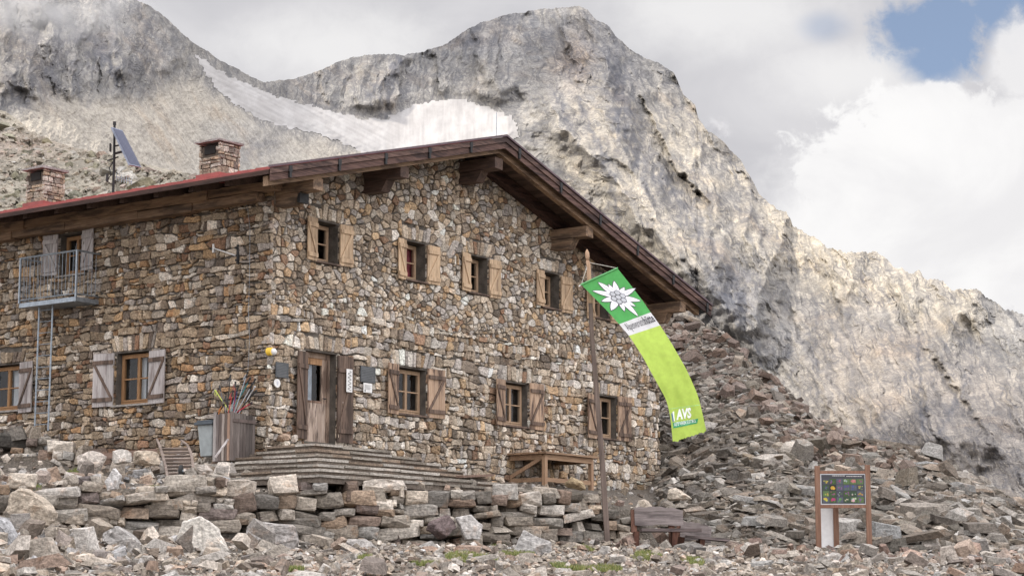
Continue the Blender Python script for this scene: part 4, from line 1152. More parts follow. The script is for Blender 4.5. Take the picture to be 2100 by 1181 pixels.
def coursed(mb, a0, a1, b0, b1, mp, rects, top, r, cols, wts, rowh, ratio, jit):
    """rough courses: wavy beds, leaning joints, corners knocked off"""
    ex = [(q[0] - 0.01, q[1] + 0.01, q[2] - 0.06, q[3] + 0.02) for q in rects] + [(x0 - 0.16, x1 + 0.16, z1 + 0.02, z1 + 0.40) for x0, x1, z0, z1 in rects]
    def pick(): return tuple(np.clip(np.array(r.choices(cols, wts)[0]) * np.array([1.03, 1.0, 0.95]) * r.uniform(0.68, 1.36), 0.05, 0.78))
    def bed(k, z):
        p = [r.uniform(0, 6.28) for _ in range(4)]; am = rowh * jit
        return lambda a: z + am * (0.8 * math.sin(a * 0.8 + p[0]) + 0.5 * math.sin(a * 2.1 + p[1]) + 0.35 * math.sin(a * 5.3 + p[2]) + 0.25 * math.sin(a * 11 + p[3]))
    def emit(pts):
        poly = pts
        for h in ((-1, 0, -a0), (1, 0, a1), (0, -1, -b0), (0, 1, b1), *top):
            poly = clip_half(poly, *h)
            if len(poly) < 3: return
        for x0, x1, z0, z1 in ex:
            xs = [p[0] for p in poly]; ys = [p[1] for p in poly]
            if max(xs) <= x0 or min(xs) >= x1 or max(ys) <= z0 or min(ys) >= z1: continue
            poly = max((clip_half(poly, *h) for h in ((1, 0, x0), (-1, 0, -x1), (0, 1, z0), (0, -1, -z1))), key=lambda p: abs(area(p)) if len(p) > 2 else 0)
            if len(poly) < 3: return
        stone(mb, poly, mp, r, pick(), 0.03, 0.085)
    def cell(al, ar, lo, hi, tl, tr):
        """al/ar joints at mid height with lean tl/tr"""
        g = r.choice((0.006, 0.009, 0.012, 0.017))
        jx, jz = (ar - al) * 0.08, rowh * 0.14
        u = lambda s: r.uniform(-s, s)
        pl0, pl1 = al - tl + g, al + tl + g; pr0, pr1 = ar - tr - g, ar + tr - g
        pts = [(pl0 + u(jx), lo(pl0) + g + u(jz)), ((pl0 + pr0) / 2 + u(jx * 2), lo((pl0 + pr0) / 2) + g - r.uniform(0, jz)), (pr0 + u(jx), lo(pr0) + g + u(jz))]
        if r.random() < 0.5: pts.append(((pr0 + pr1) / 2 + r.uniform(0, jx * 1.5), (lo(pr0) + hi(pr1)) / 2 + u(jz)))
        c = r.random()
        if c < 0.25: pts += [(pr1 - jx * 0.2, lo(pr1) + (hi(pr1) - lo(pr1)) * r.uniform(.55, .8)), (pr1 - (pr1 - pl1) * r.uniform(.15, .4), hi(pr1) - g)]
        else: pts.append((pr1 + u(jx), hi(pr1) - g + u(jz)))
        pts.append(((pl1 + pr1) / 2 + u(jx * 2), hi((pl1 + pr1) / 2) - g + r.uniform(-jz, jz * .6)))
        if c > 0.75: pts += [(pl1 + (pr1 - pl1) * r.uniform(.15, .4), hi(pl1) - g), (pl1 + jx * 0.2, lo(pl1) + (hi(pl1) - lo(pl1)) * r.uniform(.55, .8))]
        else: pts.append((pl1 + u(jx), hi(pl1) - g + u(jz)))
        emit(pts)
    z = b0 - rowh; lo = bed(0, z); k = 1
    while z < b1 + rowh:
        hh = rowh * r.choice((0.65, 0.8, 1.0, 1.0, 1.2, 1.45)); z += hh; hi = bed(k, z)
        a = a0 - r.uniform(0, 0.3); tl = r.uniform(-.15, .15) * hh
        while a < a1 + 0.2:
            w = hh * ratio * r.choice((0.4, 0.6, 0.8, 1.0, 1.25, 1.7)); tr = r.uniform(-.22, .22) * hh
            if r.random() < 0.16 and hh > rowh * 0.9 and w > hh * 0.8:
                f = r.uniform(.35, .65); md = lambda q, lo=lo, hi=hi, f=f: lo(q) * (1 - f) + hi(q) * f
                if r.random() < 0.5: cell(a, a + w, lo, md, tl * .5, tr * .5); cell(a, a + w, md, hi, tl * .5, tr * .5)
                else: cell(a, a + w, lo, md, tl * .5, tr * .5); cell(a, a + w * .5, md, hi, tl * .5, 0); cell(a + w * .5, a + w, md, hi, 0, tr * .5)
            else: cell(a, a + w, lo, hi, tl, tr)
            a += w; tl = tr
        lo = hi; k += 1
def masonry(mb, a0, a1, b0, b1, mp, rects, top, r, cols, wts, rowh, ratio, jit):
    """irregular rubble: cells of a jittered, brick-offset layout"""
    arch = []
    for x0, x1, z0, z1 in rects:
        arch.append((x0 - 0.16, x1 + 0.16, z1 + 0.02, z1 + r.uniform(0.34, 0.44)))
    ex = [(q[0] - 0.01, q[1] + 0.01, q[2] - 0.06, q[3] + 0.02) for q in rects] + arch
    def pick(): return tuple(np.clip(np.array(r.choices(cols, wts)[0]) * np.array([1.03, 1.0, 0.95]) * r.uniform(0.72, 1.34), 0.05, 0.78))
    seeds = []
    z = b0
    while z < b1 + rowh:
        hh = rowh * r.uniform(0.62, 1.5)
        a = a0 - r.uniform(0, 0.3)
        while a < a1 + 0.3:
            w = hh * ratio * r.choice((0.45, 0.7, 1.0, 1.3, 1.9)) * r.uniform(0.85, 1.15)
            wob = 0.10 * math.sin(a * 0.9 + z * 1.7) + 0.07 * math.sin(a * 2.3 + z)
            if r.random() < 0.20 and hh > rowh * 0.9:
                seeds.append((a + w / 2, z + hh * 0.27 + wob)); seeds.append((a + w / 2 + r.uniform(-.04, .04), z + hh * 0.78 + wob))
            elif r.random() > 0.06:
                seeds.append((a + w / 2 + r.uniform(-jit, jit) * w, z + hh / 2 + wob + r.uniform(-jit, jit) * hh))
            a += w
        z += hh
    S = np.array(seeds); sx = 1.0 / ratio ** 0.75
    Q = S * np.array([sx, 1.0])
    cell = 0.4
    gridd = {}
    for i, (x, y) in enumerate(Q): gridd.setdefault((int(x // cell), int(y // cell)), []).append(i)
    for i, (x, y) in enumerate(Q):
        if not (a0 - 0.3 < S[i, 0] < a1 + 0.3): continue
        gx, gy = int(x // cell), int(y // cell)
        nb = [j for dx in (-1, 0, 1) for dy in (-1, 0, 1) for j in gridd.get((gx + dx, gy + dy), []) if j != i]
        nb.sort(key=lambda j: (Q[j, 0] - x) ** 2 + (Q[j, 1] - y) ** 2)
        poly = [(x - .5, y - .4), (x + .5, y - .4), (x + .5, y + .4), (x - .5, y + .4)]
        gap = r.choice((0.006, 0.009, 0.013, 0.019))
        for j in nb[:18]:
            dx, dy = Q[j, 0] - x, Q[j, 1] - y
            L = math.hypot(dx, dy)
            if L < 1e-4: continue
            poly = clip_half(poly, dx / L, dy / L, (dx * (x + Q[j, 0]) + dy * (y + Q[j, 1])) / 2 / L - gap)
            if len(poly) < 3: break
        if len(poly) < 3: continue
        poly = [(px / sx, py) for px, py in poly]
        for h in ((-1, 0, -a0), (1, 0, a1), (0, -1, -b0), *top):
            poly = clip_half(poly, *h)
            if len(poly) < 3: break
        if len(poly) < 3: continue
        for x0, x1, z0, z1 in ex:
            xs = [p[0] for p in poly]; ys = [p[1] for p in poly]
            if max(xs) <= x0 or min(xs) >= x1 or max(ys) <= z0 or min(ys) >= z1: continue
            best = max((clip_half(poly, *h) for h in ((1, 0, x0), (-1, 0, -x1), (0, 1, z0), (0, -1, -z1))), key=lambda p: abs(area(p)) if len(p) > 2 else 0)
            poly = best if len(best) > 2 else []
            if not poly: break
        stone(mb, poly, mp, r, pick())
    for x0, x1, z0, z1 in (arch if b1 > 7 or a0 > 20 else []):                       # standing stones over each opening
        c = (x0 + x1) / 2; a = x0
        while a < x1 - 0.05:
            w = min(r.uniform(0.09, 0.19), x1 - a)
            f0 = (a - c) * 0.16; f1 = (a + w - c) * 0.16
            t = z1 - r.uniform(0, 0.10)
            stone(mb, [(a + 0.006, z0 + 0.02), (a + w - 0.006, z0 + 0.02), (a + w - 0.006 + f1, t), (a + 0.006 + f0, t)], mp, r, pick(), 0.02, 0.05)
            a += w

def roof_halfplanes(off):
    out = []
    for (p, q) in ((RL, RA), (RA, RR)):
        dx, dz = q[0] - p[0], q[1] - p[1]; L = math.hypot(dx, dz)
        nx, nz = -dz / L, dx / L
        out.append((nx, nz, nx * p[0] + nz * p[1] - off))
    return out
def build_walls():
    r = random.Random(21)
    top = roof_halfplanes(0.20)
    mb = MB(); backing(mb, OPEN_G, 0, GW, 2.0, RA[1], top, mapG)
    w = mb.build('gable_wall', M['mortar'], HUT, recalc=False)
    w['label'] = 'gable wall of pale tan and grey rubble stones'
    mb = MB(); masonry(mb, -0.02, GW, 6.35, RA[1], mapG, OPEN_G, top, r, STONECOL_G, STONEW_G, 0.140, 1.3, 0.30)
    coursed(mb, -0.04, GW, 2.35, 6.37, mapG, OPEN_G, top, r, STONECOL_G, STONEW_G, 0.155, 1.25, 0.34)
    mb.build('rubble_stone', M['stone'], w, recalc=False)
    mb = MB(); topl = float(roof_z(0)) - 0.2
    backing(mb, OPEN_L, 0, WALL_V, 2.0, topl, [], mapL)
    w = mb.build('side_wall', M['mortar'], HUT, recalc=False)
    w['label'] = 'long side wall of flat brownish rubble stones'
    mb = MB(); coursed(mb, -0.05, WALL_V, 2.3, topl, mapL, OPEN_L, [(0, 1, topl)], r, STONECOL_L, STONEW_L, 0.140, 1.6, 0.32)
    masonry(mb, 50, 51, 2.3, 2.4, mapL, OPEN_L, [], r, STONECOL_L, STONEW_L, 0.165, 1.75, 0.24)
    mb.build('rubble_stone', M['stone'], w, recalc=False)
    # far walls and floors close the rooms
    mb = MB()
    zr = float(roof_z(GW)) - 0.2
    mb.add([(GW, 0, 2), (GW, WALL_V, 2), (GW, WALL_V, zr), (GW, 0, zr)], [(0, 1, 2, 3)])
    mb.add([(0, WALL_V, 2), (GW, WALL_V, 2), (GW, WALL_V, zr), (RA[0], WALL_V, RA[1] - 0.2), (0, WALL_V, topl)], [(0, 1, 2, 3, 4)])
    mb.build('rear_wall', M['mortar'], HUT, recalc=False)
    mb = MB()
    mb.box(0.5, GW - 0.1, 0.5, WALL_V - 0.1, 6.05, 6.25, (0.3, 0.2, 0.12)); mb.box(0.5, GW - 0.1, 0.5, WALL_V - 0.1, 3.0, 3.2, (0.3, 0.2, 0.12))
    mb.box(0.5, GW - 0.1, 3.6, 3.75, 3.2, 8.6, (0.5, 0.4, 0.3)); mb.box(3.6, 3.75, 0.5, WALL_V - 0.1, 3.2, 8.6, (0.5, 0.4, 0.3))
    mb.build('inner_floor', plain('inner_wood', (0.35, 0.25, 0.17), 0.8), HUT)
build_walls()

# windows ---------------------------------------------------------------
def window(mp, o, style, curtain=None, recess=0.24, double=True, bar=True, ajar=0.0, fw=0.05):
    x0, x1, z0, z1 = o
    mat = M[style]
    mb = MB(); a, b = x0 + 0.01, x1 - 0.01
    z0f, z1f = z0 + 0.03, z1 - 0.03
    w0, w1 = -recess - 0.07, -recess
    for (p, q, s, t) in ((a, a + fw, z0f, z1f), (b - fw, b, z0f, z1f), (a + fw, b - fw, z1f - fw, z1f), (a + fw, b - fw, z0f, z0f + fw)):
        mb.box(p, q, s, t, w0, w1, mp=lambda x, y, z: mp(x, y, z))
    f = mb.build('window', mat, HUT)
    ia, ib = a + fw + 0.002, b - fw - 0.002
    n = 2 if double else 1
    for k in range(n):
        s0 = ia + (ib - ia) * k / n; s1 = ia + (ib - ia) * (k + 1) / n - (0.004 if double else 0)
        if ajar and k == 0:
            ang = ajar; piv = s0
            def m2(x, y, z, piv=piv, ang=ang): return mp(piv + (x - piv) * math.cos(ang), y, -recess - 0.03 - (x - piv) * math.sin(ang) + z * 0.9 + 0.03)
        else:
            def m2(x, y, z): return mp(x, y, -recess + z)
        mb = MB(); t = 0.036
        zz0, zz1 = z0f + fw + 0.002, z1f - fw - 0.002
        for (p, q, s, u) in ((s0, s0 + t, zz0, zz1), (s1 - t, s1, zz0, zz1), (s0 + t, s1 - t, zz1 - t, zz1), (s0 + t, s1 - t, zz0, zz0 + t)):
            mb.box(p, q, s, u, -0.06, 0.012, mp=m2)
        if bar: mb.box(s0 + t, s1 - t, (zz0 + zz1) / 2 - 0.014, (zz0 + zz1) / 2 + 0.014, -0.045, 0.004, mp=m2)
        mb.build('casement', mat, f)
        mb = MB()
        mb.add([m2(s0 + t, zz0 + t, -0.025), m2(s1 - t, zz0 + t, -0.025), m2(s1 - t, zz1 - t, -0.025), m2(s0 + t, zz1 - t, -0.025)], [(0, 1, 2, 3)])
        mb.build('pane', M['glass'], f, recalc=False)
    if curtain:
        for (c0, c1, cmat) in curtain:
            mb = MB(); n = 26; vs = []
            A0, A1 = x0 + (x1 - x0) * c0, x0 + (x1 - x0) * c1
            for i in range(n + 1):
                x = A0 + (A1 - A0) * i / n; ww = -recess - 0.15 + 0.022 * math.sin(i * 1.7) + 0.01 * math.sin(i * 0.7)
                vs += [mp(x, z0f + fw, ww), mp(x + 0.01 * math.sin(i), z1f - fw * 0.6, ww)]
            mb.add(vs, [(2 * i, 2 * i + 2, 2 * i + 3, 2 * i + 1) for i in range(n)])
            mb.build('curtain', M[cmat], f, recalc=False, smooth=True)
    mb = MB(); mb.box(x0 - 0.08, x1 + 0.08, z0 - 0.045, z0 - 0.002, -0.25, 0.085, (1, 1, 1) if style != 'wood_frame' else (.33, .3, .27), mp=mp)
    mb.build('sill', M['wood_dark'] if style != 'wood_frame' else M['slab'], f)
    return f
def shutter(mp, hinge, width, z0, z1, side, mat, ang, brace='wood_mid', dark=1.0, off=0.05, label=None, dirn=1):
    """side -1: hangs left of the opening, +1: right. Built lying open against the wall, swung out by ang"""
    ca, sa = math.cos(ang), math.sin(ang)
    def m(x, y, z):       # x distance from hinge
        return mp(hinge + side * (x * ca - z * sa * 0), y, off + x * sa + z)
    mb = MB(); n = 3; r = random
    for i in range(n):
        g = r.uniform(0.82, 1.12) * dark
        mb.box(width * i / n + 0.004, width * (i + 1) / n - 0.004, z0, z1 + r.uniform(-.008, .008), 0, 0.032, (g, g, g), mp=m)
    o = mb.build('shutter', M[mat], HUT)
    if label: o['label'] = label
    h = z1 - z0
    mb = MB()
    zb, ztp = z0 + h * 0.13, z1 - h * 0.17
    for zc in (zb, ztp):
        mb.box(0.01, width - 0.01, zc - 0.045, zc + 0.045, 0.0325, 0.062, mp=m)
    a, b = ((0.05, zb + 0.05), (width - 0.05, ztp - 0.05))
    if side < 0: a, b = (0.05, zb + 0.05), (width - 0.05, ztp - 0.05)
    d = 0.035
    mb.prism([(a[0] - d, a[1]), (a[0] + d, a[1] - 0.0), (b[0] + d, b[1]), (b[0] - d, b[1])], m, 0.0325, 0.056)
    mb.build('brace', M[brace], o)
    return o
curt = {1: [(0.0, 1.0, 'cloth_r')], 'l0': [(0.02, 0.28, 'cloth_w')], 'L': [(0.62, 0.98, 'cloth_w')]}
for i, o in enumerate(UP):
    window(mapG, o, 'wood_framel', curt.get(i), recess=0.26, double=False if i in (0, 1) else True, ajar=0.5 if i in (2, 3) else 0.0)
LO_C = [[(0.0, 0.22, 'cloth_w')], [(0.0, 0.14, 'cloth_w')], None]
for i, o in enumerate(LO):
    window(mapG, o, 'wood_framel', LO_C[i], recess=0.16)
window(mapL, LL[0], 'wood_frame', [(0.04, 0.34, 'cloth_w'), (0.42, 0.55, 'cloth_w')], recess=0.14)
window(mapL, LL[1], 'wood_frame', [(0.04, 0.30, 'cloth_w'), (0.36, 0.5, 'cloth_w')], recess=0.14)
window(mapL, LUP, 'wood_frame', [(0.1, 0.42, 'cloth_w')], recess=0.16)
SHU = [(623.5, 647, 444, 532, 693, 717, 460, 545), (810, 829, 488, 571, 872, 895, 503, 582), (941, 961, 517, 595, 999, 1020, 532, 610), (1093, 1112, 552, 625, 1146, 1166.5, 566, 640), (1196, 1215, 577, 653, 1247, 1263, 590, 662)]
for q in SHU:
    u0, zt = onG(q[0], q[2]); _, zb = onG(q[0], q[3]); u1, _ = onG(q[1], q[2])
    shutter(mapG, u1, u1 - u0, zb, zt, -1, 'wood_new', 0.12, 'wood_new')
    u0, zt = onG(q[4], q[6]); _, zb = onG(q[4], q[7]); u1, _ = onG(q[5], q[6])
    shutter(mapG, u0, u1 - u0, zb, zt, 1, 'wood_new', 0.10, 'wood_new')
SHL = [(784, 813, 744, 847, 873, 904, 756, 856), (1005.5, 1031.5, 776, 870, 1082, 1107, 785, 880), (1192, 1219, 806, 897, 1263, 1286, 812, 903)]
for q in SHL:
    u0, zt = onG(q[0], q[2]); _, zb = onG(q[0], q[3]); u1, _ = onG(q[1], q[2])
    shutter(mapG, u1, u1 - u0, zb, zt, -1, 'wood_mid', 0.22, 'wood_dark')
    u0, zt = onG(q[4], q[6]); _, zb = onG(q[4], q[7]); u1, _ = onG(q[5], q[6])
    shutter(mapG, u0, u1 - u0, zb, zt, 1, 'wood_mid', 0.10, 'wood_dark')
SHS = [(201, 239, 728, 836, 311, 349, 721, 829), (-60, -27, 760, 858, 46, 77, 744, 847), (97, 124, 486, 568, 174, 201, 473, 556)]
for q in SHS:
    v1, zt = onL(q[0], q[2]); _, zb = onL(q[0], q[3]); v0, _ = onL(q[1], q[2])
    shutter(mapL, v0, v1 - v0, zb, zt, 1, 'wood_grey', 0.10, 'wood_dark' if q[2] > 700 else 'wood_grey')
    v1, zt = onL(q[4], q[6]); _, zb = onL(q[4], q[7]); v0, _ = onL(q[5], q[6])
    shutter(mapL, v1, v1 - v0, zb, zt, -1, 'wood_grey', 0.14, 'wood_dark' if q[2] > 700 else 'wood_grey')

# door --------------------------------------------------------------------
def build_door():
    u0, u1, z0, z1 = DOOR
    mb = MB(); fw = 0.09; rc = 0.20
    for (p, q, s, t) in ((u0, u0 + 0.05, z0, z1), (u1 - 0.08, u1, z0, z1), (u0 + .05, u1 - .08, z1 - 0.11, z1)):
        mb.box(p, q, s, t, -rc - 0.1, -rc + 0.03, (0.85, 0.8, 0.75), mp=mapG)
    fr = mb.build('door_frame', M['wood_door'], HUT)
    a0, a1 = u0 + 0.052, u1 - 0.082
    zt = z1 - 0.112; gz0, gz1 = z0 + 0.92, zt - 0.14; ga0, ga1 = a0 + 0.08, a1 - 0.15
    mb = MB()
    n = 6
    for i in range(n):
        g = random.uniform(0.85, 1.12)
        mb.box(a0 + (a1 - a0) * i / n + 0.002, a0 + (a1 - a0) * (i + 1) / n - 0.002, z0 + 0.02, gz0 - 0.05, -rc - 0.05, -rc, (g, g, g), mp=mapG)
    mb.box(a0, ga0, gz0 - 0.05, zt, -rc - 0.05, -rc + 0.004, mp=mapG); mb.box(ga1, a1, gz0 - 0.05, zt, -rc - 0.05, -rc + 0.004, (1.05, 1, .95), mp=mapG)
    mb.box(ga0, ga1, gz1, zt, -rc - 0.05, -rc + 0.003, (1.0, 0.75, 0.5), mp=mapG); mb.box(ga0, ga1, gz0 - 0.05, gz0, -rc - 0.05, -rc + 0.006, (0.6, 0.5, 0.45), mp=mapG)
    d = mb.build('door', M['wood_door'], HUT); d['label'] = 'weathered plank entrance door with a tall glass pane'
    mb = MB(); mb.add([mapG(ga0, gz0, -rc - .03), mapG(ga1, gz0, -rc - .03), mapG(ga1, gz1, -rc - .03), mapG(ga0, gz1, -rc - .03)], [(0, 1, 2, 3)]); mb.build('door_glass', M['glass'], d, recalc=False)
    mb = MB(); mb.add([mapG(ga0, gz0, -rc - .07), mapG(ga0 + (ga1 - ga0) * .6, gz0, -rc - .07), mapG(ga0 + (ga1 - ga0) * .6, gz1, -rc - .07), mapG(ga0, gz1, -rc - .07)], [(0, 1, 2, 3)])
    mb.build('curtain', plain('grey_curtain', (0.42, 0.44, 0.47), 0.9), d, recalc=False)
    mb = MB(); mb.tube([mapG(a1 - .06, z0 + .98, -rc + .01), mapG(a1 - .06, z0 + .98, -rc + .06), mapG(a1 - .17, z0 + .98, -rc + .06)], 0.012); mb.build('handle', M['black'], d)
    # outer leaves folded back
    ua, zt_ = onG(597, 715); ub, _ = onG(627, 715)
    s = shutter(mapG, ub, ub - ua, z0 + 0.03, zt_ - 0.04, -1, 'wood_dark', 0.26, 'wood_dark', 1.0, label='dark brown outer door leaf folded back on the left')
    ua, zt_ = onG(688, 727); ub, _ = onG(717.5, 727)
    s2 = shutter(mapG, ua, ub - ua, z0 + 0.03, zt_ - 0.02, 1, 'wood_dark', 0.08, 'wood_dark', 1.0, label='dark brown outer door leaf folded back on the right with a paper notice')
    for s_, h_, w_, sd in ((s, 0, 0, -1), (s2, 0, 0, 1)): pass
    pa, pz1 = onG(700, 757); pb, _ = onG(712, 757); _, pz0 = onG(700, 804)
    mb = MB(); mb.box(pa, pb, pz0, pz1, 0.150, 0.156, mp=mapG)
    n = tag(mb.build('notice', M['white'], None), 'narrow white paper notice pinned on the right outer door leaf', 'notice')
    mv(n)
    mb = MB(); r = random.Random(4)
    pts = []
    for i in range(26):
        pts.append(mapG(pa + (pb - pa) * (0.5 + 0.3 * math.sin(i * 1.3)), pz1 - (pz1 - pz0) * (0.08 + 0.84 * i / 25), 0.159))
    mb.tube(pts, 0.006, 4, (0.05, 0.05, 0.06)); mb.build('handwriting', M['paint'], n)
def mv(o):
    o.location = tuple(CORNER); o.rotation_euler = (0, 0, HROT); return o
build_door()

# roof --------------------------------------------------------------------
def along(off):      # section polyline shifted down by off (perpendicular)
    pts = []
    for p in (RL, RA, RR): pts.append((p[0], p[1] - off / 0.962))
    return pts
def roof_strip(mb, o0, o1, v0, v1, ext=0.0, col=(1, 1, 1), sides=(0, 1), du=(0, 0)):
    a, b = along(o0), along(o1)
    for k in sides:
        (x0, t0), (x1, t1) = a[k], a[k + 1]; (_, q0), (_, q1) = b[k], b[k + 1]
        if k == 0 and du[0]: f = du[0] / (x1 - x0); t0 += (t1 - t0) * f; q0 += (q1 - q0) * f; x0 += du[0]
        if k == 1 and du[1]: f = du[1] / (x1 - x0); t1 -= (t1 - t0) * f; q1 -= (q1 - q0) * f; x1 -= du[1]
        mb.box8([(x0, v0, q0), (x1, v0, q1), (x1, v1, q1), (x0, v1, q0), (x0, v0, t0), (x1, v0, t1), (x1, v1, t1), (x0, v1, t0)], col)
def build_roof():
    mb = MB(); roof_strip(mb, 0.0, 0.035, -W0 + 0.03, ROOF_BACK)
    for k in range(28):                                  # standing seams
        v = -0.9 + k * 0.52
        roof_strip(mb, -0.028, -0.0005, v, v + 0.025)
    rf = mb.build('roof', M['red'], HUT); rf['label'] = 'low pitched red sheet metal roof'
    # soffit boards
    mb = MB(); r = random.Random(3)
    for side in (0, 1):
        p, q = (RL, RA) if side == 0 else (RA, RR)
        L = q[0] - p[0]; u = p[0] + 0.02
        while u < q[0] - 0.02:
            w = min(0.15, q[0] - 0.02 - u)
            za, zb = float(roof_z(u)) - 0.05, float(roof_z(u + w - 0.012)) - 0.05
            t = r.uniform(0.022, 0.036); g = r.uniform(0.65, 1.25)
            mb.box8([(u, -W0 + 0.05, za - t), (u + w - .012, -W0 + 0.05, zb - t), (u + w - .012, ROOF_BACK - .1, zb - t), (u, ROOF_BACK - .1, za - t), (u, -W0 + 0.05, za), (u + w - .012, -W0 + .05, zb), (u + w - .012, ROOF_BACK - .1, zb), (u, ROOF_BACK - .1, za)], (g, g, g))
            u += w
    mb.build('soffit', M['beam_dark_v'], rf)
    # verge boards
    mb = MB()
    roof_strip(mb, 0.012, 0.125, -W0 - 0.045, -W0 + 0.02); roof_strip(mb, 0.132, 0.27, -W0 - 0.015, -W0 + 0.02, col=(0.8, 0.75, 0.75))
    mb.build('verge_board', M['fascia'], rf)
    mb = MB(); roof_strip(mb, -0.05, -0.004, -W0 - 0.075, -W0 + 0.06); mb.build('verge_flashing', M['capmetal'], rf)
    for side, us in ((0, np.arange(RL[0] + 0.55, RA[0] - 0.2, 1.55)), (1, np.arange(RA[0] + 0.55, RR[0], 1.75))):
        for u in us:
            z = float(roof_z(u)); mb = MB()
            mb.box(u - 0.05, u + 0.05, -W0 - 0.062, -W0 - 0.0455, z - 0.15, z - 0.02, (1, 1, 1)); mb.box(u - 0.03, u + 0.03, -W0 - 0.06, -W0 - 0.0155, z - 0.27, z - 0.151)
            mb.build('verge_clip', M['black'], rf)
    mb = MB(); roof_strip(mb, 0.16, 0.36, -W0 + 0.16, -W0 + 0.30, sides=(0, 1), du=(0.1, 0.35)); mb.build('verge_rafter', M['beam_u'], rf)
    mb = MB(); roof_strip(mb, 0.09, 0.34, -0.30, -0.06, sides=(1,), du=(0.1, 0.3), col=(0.5, 0.42, 0.4)); mb.build('wall_rafter', M['fascia'], rf)
    # purlins: upper beam and a shorter corbel under it
    for k, (u, dz) in enumerate(((0.22, 0), (3.12, 0), (6.67, 0), (10.55, 0), (15.05, 0))):
        z = float(roof_z(u)) - 0.36 - 0.10 * (k != 2) * 0 - (0.12 if k == 2 else 0)
        mb = MB(); r = random.Random(40 + k)
        mb.box(u - 0.15, u + 0.15, -1.12, 0.3, z - 0.27, z - 0.005, (1, 1, 1), jit=0.012)
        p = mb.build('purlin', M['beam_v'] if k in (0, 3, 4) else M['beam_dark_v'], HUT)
        mb = MB(); mb.box8([(u - 0.14, -0.56, z - .53), (u + 0.14, -0.56, z - .53), (u + 0.14, 0.3, z - .53), (u - 0.14, 0.3, z - .53), (u - 0.14, -0.72, z - .275), (u + 0.14, -0.72, z - .275), (u + 0.14, 0.3, z - .275), (u - 0.14, 0.3, z - .275)], (0.93, 0.93, 0.93))
        mb.build('corbel', M['beam_v'] if k in (0, 3, 4) else M['beam_dark_v'], p)
        if k == 0:
            mb = MB(); mb.box(u - 0.14, u + 0.14, -0.735, -0.66, z - .50, z - .29, (1, 1, 1)); mb.build('end_plate', M['black'], p)
    # left eave: wall plate logs and rafter ends
    r = random.Random(8)
    v = -0.35
    z = float(roof_z(0)) - 0.34
    while v < WALL_V:
        l = r.uniform(1.6, 2.8); j = r.uniform(-0.02, 0.02)
        mb = MB(); g = r.uniform(0.85, 1.15)
        mb.box(-0.42 + j, -0.06, v, v + l - 0.015, z - 0.22 + j, z - 0.02, (g, g * .97, g * .94), jit=0.012)
        mb.build('wall_plate', M['beam_v'], HUT)
        mb = MB(); g = r.uniform(0.7, 1.0)
        mb.box(-0.36 + j, -0.06, v + 0.5, v + l + 0.485, z - 0.40 + j, z - 0.225 + j, (g, g * .97, g * .94), jit=0.012)
        mb.build('wall_plate', M['beam_v'], HUT)
        v += l
    v = 0.1
    while v < ROOF_BACK - 0.4:
        za = float(roof_z(RL[0] + 0.25)) - 0.09; zb = float(roof_z(-0.05)) - 0.09
        mb = MB(); g = r.uniform(0.8, 1.1)
        mb.box8([(RL[0] + .25, v, za - .15), (-.05, v, zb - .19), (-.05, v + .13, zb - .19), (RL[0] + .25, v + .13, za - .15), (RL[0] + .25, v, za), (-.05, v, zb), (-.05, v + .13, zb), (RL[0] + .25, v + .13, za)], (g, g, g))
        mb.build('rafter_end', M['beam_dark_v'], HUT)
        v += 1.05
    mb = MB(); mb.box(RL[0] + 0.0, RL[0] + 0.035, -W0 + .05, ROOF_BACK, RL[1] - 0.13, RL[1] - 0.037, (0.6, .5, .5)); mb.build('eave_board', M['beam_dark_v'], rf)
    mb = MB(); u, z_ = onG(1018, 283, 1.1); mb.tube([(u, -1.1, z_ - 0.1), (u, -1.1, z_ + 0.62)], 0.009, 5); mb.build('lightning_rod', M['galv'], rf)
build_roof()

